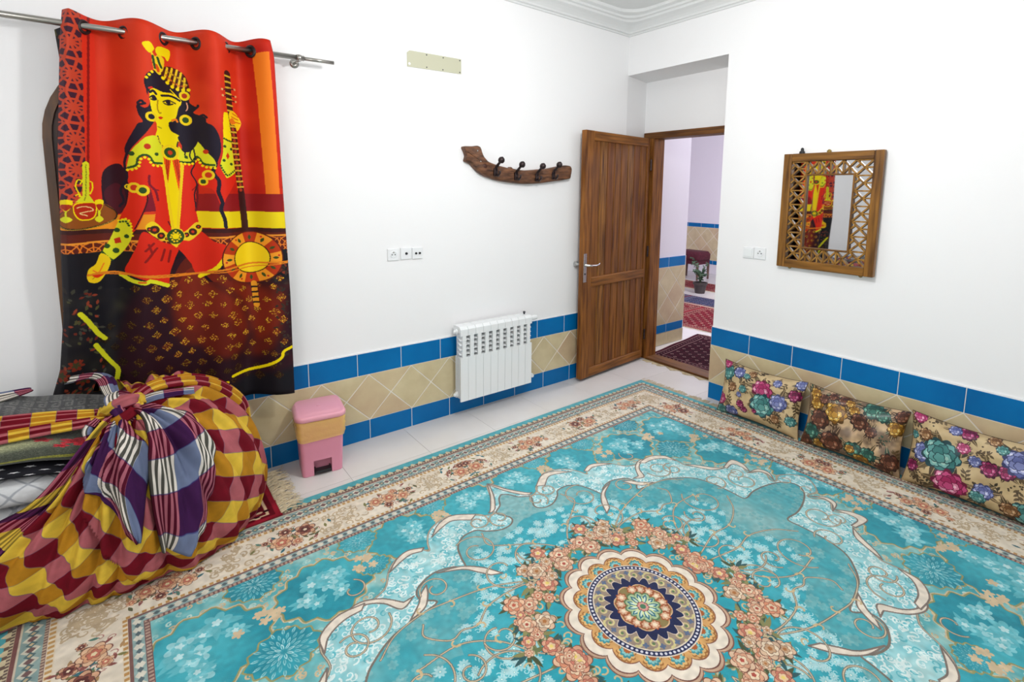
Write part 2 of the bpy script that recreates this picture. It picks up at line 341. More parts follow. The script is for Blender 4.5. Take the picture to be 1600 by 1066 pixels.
    for k in range(-1, 6):
        a = (k+.5)*2*PI/18; x, y = .315*.5*math.cos(a), .335*.5*math.sin(a)
        cv.spiral(x, y, .024, .005, a, 1.1, .009, 'd6c88e', .004); cv.disc(x, y, .006, '5f7a50', n=8)
        a += PI/18; cv.petals(.315*.535*math.cos(a), .335*.535*math.sin(a), .012, 4, '5f6f8e', .5, a)
    ring(.475,'e6d2be', .17, .2, 20, 1.2); ring(.46,'18224e', .17, .2, 20, 1.2)
    ring(.375,'18224e', .1, 0, 16); ring(.345,'ddb48a', .16, 0, 8); ring(.33,'8a7a4c', .16, 0, 8)
    for k in range(-1, 4):
        a = k*PI/4/1.0*.5; cv.petals(.315*.26*math.cos(a), .335*.26*math.sin(a), .024, 7, 'a4542e', .7, a); cv.petals(.315*.26*math.cos(a), .335*.26*math.sin(a), .018, 7, 'dcae8e', .7, a); cv.petals(.315*.26*math.cos(a), .335*.26*math.sin(a), .009, 5, 'efdcc0', .7, a)
    ring(.225,'5c7a52', .2, .4, 12); ring(.205,'b3c79c', .2, .4, 12); ring(.16,'6f9b80', .25, 0, 8)
    for k in range(-1, 4):
        a = k*PI/6; cv.leaf(.012*math.cos(a), .012*math.sin(a), .052, .018, a, '2d6f86'); cv.leaf(.014*math.cos(a), .014*math.sin(a), .04, .009, a, 'cfe0cf')
        a += PI/12; cv.leaf(.01*math.cos(a), .01*math.sin(a), .04, .013, a, 'd9dfa0')
    ring(.075,'7a3a3a', .2, 0, 8); ring(.065,'d99a90', .2, 0, 8); ring(.035,'4c7a5a')
    # borders, woven along the edge
    d = np.minimum(HU-U, HV-V); T = np.where((HU-U) < (HV-V), V, U); a = cv.a
    def band(lo, hi, col): 
        m = (d >= lo) & (d < hi); a[m] = col[m] if isinstance(col, np.ndarray) and col.ndim == 3 else c3(col)
    def saw(p, o=0): return np.abs(((T/p+o) % 1)-.5)*2
    band(0, .06, lerp3('2f9aa8', '5db6bf', n2)); m = (d > .034) & (d < .062) & (saw(.046) > (1-(d-.034)/.028)); a[m] = c3('d8c9a4')
    m = (d > .05) & (d < .066) & (saw(.046, .5) > .62); a[m] = c3('6c5546')
    band(.062, .074, 'c8b898'); m = (d > .063) & (d < .073) & (saw(.016) > .5); a[m] = c3('5d4a44')
    band(.074, .086, '7a4a48'); band(.086, .092, 'd2c4ae'); band(.092, .152, lerp3('7f9c9c', '98b1ac', n2))
    dd = np.abs(d-.122)/.026; sw = saw(.056)
    m = (dd+sw < 1); a[m] = c3('d8d4c2'); m = (dd+sw < .55); a[m] = c3('7a5a58'); m = (dd+(1-sw) < .62); a[m] = c3('4f6f74'); m = (dd+(1-sw) < .3); a[m] = c3('c9b58e')
    band(.152, .164, '7d5c58'); m = (d > .153) & (d < .163) & (saw(.014) > .5); a[m] = c3('c2ab92')
    band(.164, .187, 'e6d6bc'); m = (d > .166) & (d < .184) & (saw(.024) > .45); a[m] = c3('c79a5c')
    mm = (d >= .187) & (d < .365); a[mm] = lerp3('e2d3bd', 'efe4d3', n2)[mm]
    band(.365, .383, 'e6d6bc'); m = (d > .367) & (d < .381) & (saw(.024) > .45); a[m] = c3('c08f50')
    band(.383, .393, '7d5650'); band(.393, .428, lerp3('87a3a2', '9bb4af', n2))
    dd = np.abs(d-.410)/.016; sw = saw(.044); m = (dd+sw < 1); a[m] = c3('dcd6c6'); m = (dd+(1-sw) < .6); a[m] = c3('53666c')
    band(.428, .446, '7a5552'); m = (d > .430) & (d < .444) & (saw(.016) > .45); a[m] = c3('b79a88')
    # main border: taupe scrolls and bunches of flowers
    spots = [(t, HV-.276, 0, i) for i, t in enumerate((0, .47, .94, 1.41))]+[(HU-.276, t, 1, i) for i, t in enumerate((0, .50, 1.0))]
    def place(sx, sy, w, x, y): return (sx+x, sy+y) if not w else (sx+y, sy+x)
    for sx, sy, w, i in [(.235, HV-.276, 0, 0), (.705, HV-.276, 0, 0), (1.175, HV-.276, 0, 0), (1.60, HV-.30, 0, 0), (HU-.276, .25, 1, 0), (HU-.276, .75, 1, 0), (HU-.276, HV-.276, 1, 0)]:
        for _ in range(34):
            x, y = R.normal(0, .06), R.uniform(-.07, .07); px, py = place(sx, sy, w, x, y)
            cv.spiral(px, py, .02, .004, R.uniform(0, 6.3), R.choice([-1, 1])*R.uniform(.6, 1.2), .0065, 'c3ad8c', .0025)
            if _ % 5 == 0: cv.leaf(px, py, .03, .012, R.uniform(0, 6.3), 'bfa887')
    for sx, sy, w, i in spots:
        for _ in range(60):
            x, y = R.normal(0, .072), R.normal(0, .034); px, py = place(sx, sy, w, x, y)
            cv.leaf(px, py, .034, .013, R.uniform(0, 6.3), ['4d7a6c', '2f6a74', '7d7a45', '8a4a44', '5a5a38', 'b08a5c'][_ % 6])
            if _ % 3 == 0: cv.spiral(px, py, .016, .004, x*60, .7, .003, 'b07a70')
        pa = ('4a2420','d8a683','8a4a3c','5a2420','f0dcc0'); pb = ('7a4436','e6bd98','dba279','c9705a','f0dcb0')
        for x, y, r, p in (((-.058,.016,.046,pa), (.05,-.014,.048,pb), (.02,.05,.030,pa), (-.01,-.045,.024,pb), (.11,.02,.016,pa)) if i % 2 == 0 else ((0,.01,.043,pb), (-.066,-.014,.035,pb), (.070,.014,.038,pb), (.025,-.046,.024,pa), (-.035,.05,.022,pb), (.115,-.02,.018,pb), (-.112,.02,.018,pa))):
            px, py = place(sx, sy, w, x, y); rose(cv, px, py, r, p, x*40, 6)
    cv.a *= c3([236, 238, 238])*(.94+.12*noise2(H, W, 90, 9, 1))[..., None]
    return cv.a
# ---------------------------------------------------------------- printed curtain
CX0, CZ0, CW, CH = -.40, .40, 1.16, 2.02
def paint_curtain(DATA):
    cv = Canvas(CW, CH, CX0, CZ0, 560, 'd8321a'); R = np.random.default_rng(3)
    H, W = cv.H, cv.W; n1 = noise2(H, W, 7, 4, 4)
    cv.a[:] = lerp3('b81c0c', 'd63818', np.clip((n1-.3)*2.5, 0, 1))
    def lattice(x0, x1, z0, z1, bg, ln, cs, r, w, sp=12, half=()):
        cv.poly([(x0,z0),(x1,z0),(x1,z1),(x0,z1)], bg); keep = cv.a.copy()
        for x, z in half:
            for k in range(8): cv.stroke([(x, z), (x+.042*math.cos(k*PI/4), z+.042*math.sin(k*PI/4))], w*.8, ln, smooth=False)
            for f in (.042,): cv.stroke([(x+f*math.cos(k*PI/4), z+f*math.sin(k*PI/4)) for k in range(9)], w*.8, ln, smooth=False)
        for x, z in cs:
            for k in range(sp):
                a = k*2*PI/sp; cv.stroke([(x, z), (x+r*1.12*math.cos(a), z+r*1.12*math.sin(a))], w, ln, smooth=False)
            for f in (.5, 1.0):
                t = np.arange(sp+1)*2*PI/sp; cv.stroke(np.stack([x+r*f*np.cos(t), z+r*f*np.sin(t)], 1), w, ln, smooth=False)
        m = np.zeros((H, W), bool); q = cv.mask([(x0,z0),(x1,z0),(x1,z1),(x0,z1)]); m[q[0]:q[1], q[2]:q[3]] = q[4]; cv.a[~m] = keep[~m]
    P = [(-.40, 1.40), (-.142, 1.40), (-.10, 2.42), (-.40, 2.42)]
    cs = [(-.155+(z-1.5)*.03+dx, z+dz) for z in np.arange(1.40, 2.45, .132) for dx, dz in ((0, 0),)]
    lattice(-.40, -.095, 1.38, 2.42, '3c1c2e', 'c4442a', cs, .068, .006, 10, [(x+dx, z+.066) for x, z in cs for dx in (-.075, .075)])
    cv.poly([(-.14, 1.36), (-.085, 1.36), (-.05, 2.42), (-.088, 2.42)], 'd83018')
    lattice(.648, .76, 1.45, 2.42, '8c2a18', 'd2401c', [(.67, z) for z in np.arange(1.4, 2.45, .09)], .045, .005)
    it = iter(DATA); first = True
    for k, c, w, p in it:
        Q = np.array(p, float).reshape(-1, 2)/1000; w = w/1000
        if k == 'P': cv.poly(Q, c)
        elif k == 'S': cv.poly(Q, c, smooth=True)
        elif k == 'K': cv.stroke(Q, w, c)
        elif k == 'J': cv.stroke(Q, w, c, dotted=True)
        elif k == 'D': cv.disc(Q[0][0], Q[0][1], w, c)
        elif k == 'B':      # bands across an instrument's neck
            for j in range(len(Q)): d = Q[min(j+1, len(Q)-1)]-Q[max(j-1, 0)]; d = d/np.hypot(*d); n_ = np.array((-d[1], d[0]))*w/2; cv.stroke([Q[j]-n_, Q[j]+n_], .007, c, smooth=False)
        elif k == 'W':
            x, z = Q[0]; cv.disc(x, z, w, '5a1c10', n=48)
            for j in range(12):
                a = np.linspace(j*PI/6, (j+1)*PI/6, 6)+.26; pp = np.vstack([[(x, z)], np.stack([x+w*.96*np.cos(a), z+w*.96*np.sin(a)], 1)]); cv.poly(pp, 'f09a24' if j % 2 else 'b8380f')
                am = a.mean(); cv.leaf(x+w*.66*math.cos(am), z+w*.66*math.sin(am), w*.2, w*.1, am, '3a4a1c'); cv.disc(x+w*.86*math.cos(am+.1), z+w*.86*math.sin(am+.1), w*.035, 'c8281c')
            cv.disc(x, z, w*.60, '2a1408', n=40); cv.disc(x, z, w*.57, 'f2d018', n=40)
        if c == '5c1c12' and k == 'P':
            lattice(-.36, .70, 1.256, 1.348, '5c1c12', 'e07a24', [(x, 1.30) for x in np.arange(-.3, .72, .088)], .05, .0042, 8)
            P_ = [(-.36, 1.345), (.70, 1.352)]; cv.stroke(P_, .006, 'e8922c', smooth=False); cv.stroke([(-.36, 1.256), (.70, 1.256)], .006, 'e8922c', smooth=False)
        if c == DK_KEY and k == 'P' and first:
            first = False; cv.poly([(-.41, .39), (.77, .39), (.77, 1.256), (-.41, 1.256)], c)
            for _ in range(420):    # dark foliage of the ground
                x, z = (R.uniform(-.38, .0), R.uniform(.45, 1.14)) if _ % 2 else (R.uniform(.54, .74), R.uniform(.62, 1.2))
                cv.leaf(x, z, R.uniform(.02, .04), .014, R.uniform(0, 6.3), ['3a2a20', '4a4a2a', '6a2418', '2a2420', '8a3420', '3c3c30'][_ % 6])
        if c == '2a0a12' and k == 'K':
            q = int((1.125-CZ0)*cv.s); v = cv.a[:q]
            for _b in range(2):          # the printed shades of the skirt run softly into one another
                for ax in (0, 1):
                    r = 9; pad = [(0, 0)]*3; pad[ax] = (r+1, r); cs_ = np.cumsum(np.pad(v, pad, 'edge'), axis=ax); v = (np.take(cs_, np.arange(2*r+1, cs_.shape[ax]), ax)-np.take(cs_, np.arange(0, cs_.shape[ax]-2*r-1), ax))/(2*r+1)
            cv.a[:q] = v
            for _ in range(300):
                x, z = (R.uniform(-.36, -.12), R.uniform(.5, 1.12)) if _ % 3 else (R.uniform(.60, .72), R.uniform(.66, 1.2))
                cv.leaf(x, z, R.uniform(.014, .03), .011, R.uniform(0, 6.3), ['3a2a20', '4e4c2c', '6e2a1c', '2e2a24', '8e3c26', '44443a'][_ % 6])
            for x, z in ((-.22, .80), (-.20, .72), (-.27, .76)): cv.petals(x, z, .03, 7, '7a2a18', .5, x*50); cv.petals(x, z, .016, 5, '3c3a20', .5, x*70)
            for i in range(11):     # gold diamonds of the skirt
                for j in range(17):
                    x = -.12+.068*j+(.034 if i % 2 else 0)+R.normal(0, .006); z = 1.13-.06*i+R.normal(0, .006)
                    if x > .63 or z < .56 or (x < 0 and z > .95): continue
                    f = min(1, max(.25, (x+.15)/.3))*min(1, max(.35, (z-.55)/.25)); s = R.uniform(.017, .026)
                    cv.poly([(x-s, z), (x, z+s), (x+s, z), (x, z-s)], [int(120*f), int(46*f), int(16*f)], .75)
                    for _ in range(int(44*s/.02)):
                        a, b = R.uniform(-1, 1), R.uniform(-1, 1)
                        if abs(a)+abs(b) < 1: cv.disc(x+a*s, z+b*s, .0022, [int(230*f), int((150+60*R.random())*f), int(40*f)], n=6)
    cv.a[:int(.06*cv.s)] = c3('15121a')
    return cv.a
DK_KEY = '15131a'
# ---------------------------------------------------------------- cushion covers, plaid cloth, small rugs
TEAL = ('1d4248','5f9c98','7db5ae','3d7a78','a9cfc4'); LILAC = ('353a66','7f86b8','a0a6d0','5c649c','d4d6ea'); PINK = ('6a1238','c24a7e','de86a8','a82a62','f2c4d4')
BROWN = ('4a2e1c','a27a52','c49a70','7a5230','dcc09a'); WINE = ('3a0c24','96255a','b8487c','6a1440','d890b0'); GOLDP = ('5a3a0c','b8862c','dcae4c','8a5c18','f0d890'); GREENP = ('12302a','2f6a5c','4c8c78','1c4a40','8ab8a0'); RUST = ('2c140c','6a3c2a','8a543c','4a2618','b08468')
def peony(cv, R, x, y, r, pal):
    ol, c0, c1, c2, cc = pal; cv.petals(x, y, r*1.05, 9, ol, .78, R.uniform(0, 6))
    for k in range(16):
        a = k*2.4; d = r*.72*math.sqrt((16-k)/16); pr = r*.34
        cv.petals(x+d*math.cos(a), y+d*math.sin(a), pr, 5, ol, .8, a); cv.petals(x+d*math.cos(a)*.98, y+d*math.sin(a)*.98, pr*.86, 5, (c0, c1, c2)[k % 3], .8, a)
        if k % 3 == 1: cv.petals(x+d*math.cos(a)*1.06, y+d*math.sin(a)*1.06, pr*.35, 5, cc, .8, a)
def paint_cushion(seed, bg, bg2, flowers, leaves, sprigs):
    cv = Canvas(1.0, .68, 0, 0, 620, bg); R = np.random.default_rng(seed)
    cv.a[:] = lerp3(bg, bg2, np.clip((noise2(cv.H, cv.W, 7, seed, 3)-.35)*3, 0, 1))
    for _ in range(sprigs):
        x, y, a = R.uniform(0, 1), R.uniform(0, .68), R.uniform(0, 6.3); c = leaves[R.integers(len(leaves))]
        cv.stroke([(x, y), (x+.05*math.cos(a), y+.05*math.sin(a)), (x+.09*math.cos(a+.3), y+.09*math.sin(a+.3))], .005, c)
        for k in range(5):
            t = k/5; cv.leaf(x+.08*t*math.cos(a+.1), y+.08*t*math.sin(a+.1), .045, .02, a+(1 if k % 2 else -1)*.9, c)
        if _ % 4 == 0:
            for k in range(14): cv.disc(x+R.normal(0, .03), y+R.normal(0, .03), .008, leaves[0], n=8)
    for s, t, r, pal in flowers:
        x, y = s, .68*(1-t)
        for k in range(6):
            a = R.uniform(0, 6.3); l = r*R.uniform(1.3, 2.0); c = leaves[R.integers(len(leaves))]; cv.leaf(x, y, l, r*.5, a, c); cv.stroke([(x, y), (x+l*math.cos(a), y+l*math.sin(a))], .003, bg, smooth=False)
    for s, t, r, pal in flowers: peony(cv, R, s, .68*(1-t), r, pal)
    return cv.a
FL1 = [(.10,.20,.10,TEAL),(.26,.14,.075,LILAC),(.20,.44,.06,BROWN),(.57,.33,.12,PINK),(.60,.60,.14,TEAL),(.77,.47,.10,LILAC),(.93,.28,.075,WINE),(.97,.06,.07,LILAC),(.05,.72,.085,PINK),(.09,.94,.085,TEAL),(.23,.90,.085,LILAC),(.34,.70,.05,WINE),(.39,.78,.045,WINE),(.345,.42,.05,TEAL),(.30,.54,.035,LILAC),(.06,.05,.06,PINK),(.76,.76,.06,BROWN),(.93,.72,.06,TEAL),(.42,.10,.05,BROWN),(.72,.14,.05,LILAC),(.52,.74,.03,WINE),(.36,.17,.04,TEAL)]
FL3 = [(.14,.50,.09,LILAC),(.28,.46,.15,TEAL),(.37,.80,.13,PINK),(.43,.28,.05,PINK),(.52,.40,.05,LILAC),(.62,.44,.07,WINE),(.73,.42,.06,WINE),(.80,.26,.115,LILAC),(.93,.20,.11,TEAL),(.96,.45,.09,WINE),(.60,.74,.07,LILAC),(.57,.84,.06,TEAL),(.88,.86,.11,TEAL),(.14,.25,.06,BROWN),(.78,.86,.07,BROWN),(.44,.06,.07,WINE),(.07,.04,.06,PINK),(.04,.30,.04,TEAL),(.06,.72,.06,WINE),(.35,.07,.05,LILAC),(.68,.15,.045,TEAL),(.62,.06,.05,BROWN)]
FL2 = [(.10,.12,.07,GOLDP),(.14,.26,.085,GOLDP),(.22,.16,.06,RUST),(.36,.32,.12,GOLDP),(.20,.50,.11,RUST),(.53,.20,.06,GOLDP),(.60,.34,.09,RUST),(.70,.10,.10,GREENP),(.80,.16,.07,GREENP),(.93,.30,.08,GOLDP),(.72,.44,.06,RUST),(.12,.74,.10,GREENP),(.06,.92,.09,RUST),(.24,.92,.08,GOLDP),(.36,.80,.12,RUST),(.58,.80,.09,GREENP),(.55,.80,.05,GOLDP),(.72,.80,.08,GREENP),(.66,.96,.09,GOLDP),(.92,.80,.09,RUST),(.96,.10,.07,RUST),(.30,.07,.05,RUST),(.42,.08,.07,RUST),(.85,.95,.07,RUST),(.48,.10,.05,GOLDP)]
def paint_plaid():                      # threads of warp and weft, 0.22 m repeat
    n = 512; t = np.arange(n)/n; A = np.zeros((n, n, 3), np.float32)
    wa = (np.floor(t*4) % 2).astype(int); a, b = np.meshgrid(wa, wa)
    pal = {(0,0):'d6b23c', (1,0):'b07a1c', (0,1):'a85a60', (1,1):'6c0c1c'}
    for k, c in pal.items(): A[(a == k[0]) & (b == k[1])] = c3(c)
    e = np.abs(((t*4+.5) % 1)-.5) < .02; A[e] = A[e]*.55+c3('5c5a78')*.45; A[:, e] = A[:, e]*.65+c3('5c5a78')*.35
    w = (np.arange(n)//2) % 2; A *= (.95+.07*((w[:, None]+w[None]) % 2))[..., None]; A *= (.9+.2*noise2(n, n, 10, 21, 3))[..., None]
    return A
def paint_plaid2():                     # the border of the cloth: striped and blue blocks, warp along x
    n = 512; t = np.arange(n)/n; A = np.zeros((n, n, 3), np.float32)
    stripe = (t % .5) < .24; fine = (np.floor(t*42) % 2).astype(bool); light = (np.floor(t*4) % 2).astype(bool)
    for i in range(n):
        c1, c0 = ('d8d0c6', '4c4a44') if light[i] else ('a8606e', '4e0c22'); s0 = '68728e' if light[i] else '3a1642'
        row = np.where(stripe[:, None], np.where(fine[:, None], c3(c1), c3(c0)), c3(s0)); A[i] = row
    e = np.abs(((t*4+.5) % 1)-.5) < .016; A[e] = A[e]*.5+c3('2a2c66')*.5
    A *= (.9+.2*noise2(n, n, 10, 22, 3))[..., None]; return A
def paint_plaid3():                     # where the striped warp crosses yellow, maroon and purple weft
    n = 384; t = np.arange(n)/n; A = np.zeros((n, n, 3), np.float32); fine = (np.floor(t*14) % 2).astype(bool); row = np.floor(t*6).astype(int)
    for i in range(n):
        k = row[i] % 3; c1, c0 = (('a85a68', '5c0a20'), ('d2b040', '86702a'), ('5a2450', '34102e'))[k]; A[:, i] = np.where(fine[:, None], c3(c1), c3(c0))
    return A*(.9+.2*noise2(n, n, 10, 23, 3))[..., None]
def paint_rug(bg, cols, seed):
    cv = Canvas(1.2, .8, 0, 0, 320, bg); R = np.random.default_rng(seed)
    for d, c in ((.0, cols[0]), (.02, bg), (.035, cols[1]), (.045, bg), (.10, cols[1]), (.11, bg)): cv.poly([(d, d), (1.2-d, d), (1.2-d, .8-d), (d, .8-d)], c)
    for i in range(14):
        for j in range(9):
            x, y = .15+.07*i, .15+.0625*j
            if x > 1.07: continue
            cv.poly([(x-.024, y), (x, y+.02), (x+.024, y), (x, y-.02)], cols[(i+j) % 2]); cv.poly([(x-.012, y), (x, y+.01), (x+.012, y), (x, y-.01)], cols[2])
    for k in range(60):
        t = k/60; cv.disc(.02+1.16*t, .07, .01, cols[k % 3], n=6); cv.disc(.02+1.16*t, .73, .01, cols[k % 3], n=6); cv.disc(.07, .02+.76*t, .01, cols[k % 3], n=6); cv.disc(1.13, .02+.76*t, .01, cols[k % 3], n=6)
    return cv.a*(.85+.3*noise2(cv.H, cv.W, 12, seed, 3))[..., None]
CURTAIN = [('P','8a1510',0,[-73,2327,-65,2329,-123,1537,-131,1537]),
('S','2a0c1c',0,[-69,1658,-5,1697,19,1612,5,1512,-30,1475,-56,1512,-77,1519]),
('S','4a1020',0,[-71,1567,-25,1611,6,1568,-10,1481,-48,1481]),
('P','ee7a1a',0,[554,2267,619,2278,628,2037,634,1777,639,1475,580,1476,572,1741,565,2030]),
('P','c8240f',0,[619,2278,639,2281,652,1475,639,1475,628,2037]),
('P','7c1024',0,[59,1480,111,1485,93,1613,80,1524]),
('P','8c1418',0,[275,1565,656,1567,651,1472,270,1478]),
('P','e8ce10',0,[252,1481,667,1472,663,1386,247,1400]),
('P','e89018',0,[-252,1429,-159,1445,-16,1468,125,1471,97,1403,-109,1401,-254,1407]),
('P','3a1414',0,[-254,1407,663,1386,662,1362,-255,1388]),
('P','5c1c12',0,[-255,1388,662,1365,658,1275,-262,1303]),
('P','15131a',0,[-301,1306,241,1294,658,1275,668,360,-354,634]),
('S','8c4a14',0,[-230,1431,-223,1466,-185,1501,-130,1519,-70,1516,-34,1481,-41,1444,-91,1418,-152,1406,-206,1408]),
('K','2a2010',5.2,[-228,1431,-205,1413,-152,1409,-91,1422,-41,1447,-34,1481,-70,1512]),
('J','b0902c',3.5,[-228,1428,-205,1410,-152,1407,-91,1420,-44,1444]),
('S','f2d800',0,[-176,1507,-157,1525,-107,1525,-100,1501,-106,1464,-126,1446,-158,1447,-174,1471]),
('S','b4280c',0,[-173,1506,-155,1519,-109,1520,-104,1501,-110,1467,-128,1451,-155,1452,-170,1474]),
('J','f0d890',2.4,[-163,1501,-145,1507,-122,1501,-114,1489,-137,1483,-156,1477,-134,1465]),
('P','d9d820',0,[-134,1695,-122,1704,-112,1696,-121,1555,-107,1525,-168,1525,-143,1555]),
('J','6a6a14',4.1,[-123,1686,-125,1645,-129,1603,-132,1561,-138,1534]),
('K','f2d800',4.1,[-148,1549,-161,1590,-154,1620,-141,1618,-147,1603]),
('K','f2d800',4.1,[-118,1561,-109,1585,-109,1612,-116,1615]),
('K','f2d800',4.1,[-164,1555,-154,1561,-153,1549]),
('S','f2d800',0,[-216,1531,-195,1537,-175,1531,-180,1507,-199,1484,-214,1508]),
('S','a82c0c',0,[-212,1515,-181,1514,-184,1501,-199,1489,-212,1502]),
('P','d9d820',0,[-202,1490,-195,1490,-197,1463,-204,1463]),
('S','d9d820',0,[-222,1452,-200,1466,-181,1451,-203,1438]),
('S','f2d800',0,[-105,1531,-89,1537,-75,1531,-80,1506,-93,1482,-103,1507]),
('S','a82c0c',0,[-101,1514,-81,1514,-84,1500,-93,1487,-100,1501]),
('P','d9d820',0,[-97,1488,-89,1488,-91,1461,-99,1461]),
('S','d9d820',0,[-111,1449,-95,1464,-81,1448,-97,1434]),
('S','2a0c18',0,[57,1154,213,1264,317,1225,511,1108,665,1057,664,659,613,614,470,592,307,553,-49,640,-73,807,-22,1042]),
('S','5e1a0e',0,[154,1144,239,1263,356,1189,510,1091,633,1060,625,884,570,732,476,697,349,807,211,799,146,924]),
('S','7a220e',0,[161,1049,235,1200,395,1120,475,975,449,772,351,841,216,880]),
('S','7a220e',0,[353,1124,509,1074,604,993,592,853,496,798,447,1013]),
('S','641a0c',0,[245,924,357,941,444,842,426,724,317,729,252,808]),
('K','200810',12.1,[238,1247,311,1128,405,1052,467,942,472,803,415,691]),
('K','2a0a12',10.4,[498,833,467,698,502,620]),
('S','d8260f',0,[58,1391,122,1341,187,1307,171,1255,149,1195,136,1133,98,1148,34,1170,-20,1204,0,1260,27,1317]),
('S','d8260f',0,[187,1307,220,1343,285,1356,296,1340,286,1168,262,1186,238,1219,209,1268]),
('S','d8260f',0,[246,1389,290,1378,333,1331,386,1301,350,1212,270,1160,237,1230]),
('K','8a1410',5.5,[74,1329,83,1291]),
('K','8a1410',5.5,[102,1312,76,1277]),
('K','8a1410',5.5,[132,1303,116,1252]),
('K','8a1410',5.5,[57,1249,83,1284]),
('K','8a1410',5.5,[155,1294,143,1242]),
('K','8a1410',5.5,[92,1335,60,1300]),
('K','d9d820',19.0,[-35,1191,5,1161,50,1149,74,1157,133,1128]),
('K','e06a14',6.9,[27,1152,51,1153]),
('K','f2d800',19.0,[389,1292,368,1238,333,1191,270,1155]),
('K','d9d820',17.2,[-188,1033,-162,981,-138,925,-115,892]),
('K','d9d820',17.2,[-149,870,-124,813,-99,768,-78,735,-86,685]),
('K','f2d800',15.9,[669,737,621,718,604,680,511,630,385,608]),
('K','f2d800',15.9,[358,583,310,586,258,607]),
('S','d8260f',0,[18,1670,57,1674,77,1716,107,1701,97,1607,80,1524,52,1441,20,1387,15,1437,-23,1446,4,1503,23,1557,19,1617]),
('P','d8260f',0,[101,1706,148,1703,227,1706,291,1734,309,1692,291,1640,284,1605,272,1483,280,1418,226,1373,145,1370,98,1418,109,1485,108,1546,92,1607]),
('S','d8260f',0,[280,1728,364,1711,390,1670,445,1655,439,1617,397,1547,373,1504,344,1584,295,1604,281,1666]),
('K','7a1024',7.6,[95,1646,94,1607,113,1580,121,1535]),
('K','7a1024',4.1,[104,1585,126,1580]),
('K','8a1414',4.1,[263,1581,289,1611]),
('K','6a0c18',5.5,[284,1605,280,1535,272,1483]),
('K','3a0a14',4.8,[85,1568,79,1524,59,1469,28,1403]),
('K','5a0c18',3.5,[154,1433,166,1404]),
('S','f2d800',0,[154,1769,222,1773,218,1558,193,1386,170,1387,159,1591]),
('P','e8500f',0,[154,1736,184,1725,159,1580,160,1647]),
('P','e8500f',0,[189,1726,223,1727,212,1558,206,1592]),
('K','b02a0c',3.5,[165,1726,163,1647]),
('K','b02a0c',3.5,[174,1725,164,1625]),
('K','b02a0c',3.5,[200,1726,212,1626]),
('K','b02a0c',3.5,[209,1727,216,1638]),
('K','ecc81a',9.0,[152,1697,158,1614,163,1512,171,1392]),
('K','ecc81a',9.0,[231,1700,220,1615,206,1512,192,1392]),
('J','f2d800',4.8,[150,1697,156,1614,161,1512,169,1392]),
('J','f2d800',4.8,[234,1701,222,1615,209,1512,195,1391]),
('S','1c1526',0,[142,1928,109,1857,66,1800,39,1765,23,1733,16,1763,28,1798,56,1852,71,1878,88,1886,74,1921,72,1959,98,1947,116,1964,123,2012,105,2048,106,2077,126,2108,182,2116]),
('S','1c1526',0,[125,2103,149,2107,212,2067,278,2051,277,2001,304,1974,289,1952,330,1931,335,1906,361,1888,382,1838,384,1775,370,1727,354,1695,333,1720,314,1771,295,1821,283,1769,260,1748,236,1777,229,1827,199,1854,184,1883,203,1924,190,1981,127,2013,105,2048]),
('S','f2d800',0,[141,1885,137,1854,130,1823,146,1790,170,1774,205,1789,233,1831,223,1844,194,1859,181,1884]),
('P','f2d800',0,[134,1833,155,1780,184,1771,213,1784,227,1824,207,1845]),
('S','f2d800',0,[120,2020,128,2038,142,2044,168,2031,205,2035,234,2021,246,2001,234,1969,223,1937,210,1909,189,1889,176,1871,154,1867,136,1887,124,1935,119,1977]),
('S','1c1526',0,[185,1893,197,1903,215,1905,235,1978,269,1981,273,1924,284,1848,251,1816,223,1844,194,1863]),
('S','1c1526',0,[108,2078,131,2111,166,2105,207,2070,250,2050,249,2023,220,2037,172,2031,137,2039,119,2033,111,2006]),
('K','f2d800',3.5,[202,2050,220,2033,233,2017]),
('K','d8260f',6.9,[121,2037,130,2041]),
('K','ee7a1a',5.5,[201,1908,216,1916,223,1906]),
('K','1c1526',6.2,[121,2018,133,2027,144,2015]),
('K','1c1526',7.6,[165,2013,197,2021,219,2017,238,2007]),
('K','1c1526',3.5,[119,1995,134,2007,144,1993]),
('K','1c1526',2.4,[123,1989,133,1986,143,1991]),
('D','1c1526',7.6,[134,1996]),
('K','1c1526',4.1,[169,1987,190,1999,206,1996,221,1990]),
('K','1c1526',2.4,[172,1981,190,1978,209,1986]),
('D','1c1526',9.7,[190,1990]),
('K','b08a08',2.8,[149,1989,145,1955,151,1933,158,1935]),
('S','d02810',0,[146,1912,153,1917,165,1915,154,1905]),
('K','a89408',2.1,[142,1870,154,1865]),
('K','1c1526',6.9,[101,1967,79,1960,76,1968,87,1978,96,1971]),
('K','1c1526',6.9,[284,1983,303,1976,308,1986]),
('K','1c1526',8.6,[304,1931,325,1942,336,1930]),
('K','1c1526',6.2,[26,1754,11,1696,17,1639,-10,1580,-2,1531,-19,1507]),
('K','1c1526',13.8,[360,1711,348,1668,369,1627,364,1573,377,1525,370,1488,382,1444,386,1401]),
('K','1c1526',5.2,[279,1769,279,1707,264,1666,283,1614,271,1562,273,1499]),
('K','1c1526',5.5,[236,1777,247,1747,239,1716]),
('K','1c1526',5.5,[257,1768,264,1738,258,1712]),
('K','1c1526',5.5,[279,1779,288,1749,280,1723]),
('S','d9d820',0,[138,1827,151,1785,151,1741,148,1700,116,1701,104,1725,85,1735,67,1726,53,1685,19,1673,28,1724,41,1760,69,1794,98,1821]),
('S','d9d820',0,[220,1790,223,1714,266,1714,292,1749,314,1707,358,1697,356,1729,328,1768,297,1815,275,1782,242,1763]),
('K','2a4a1c',6.9,[22,1680,52,1692,61,1723,83,1739,102,1731,116,1706,146,1704]),
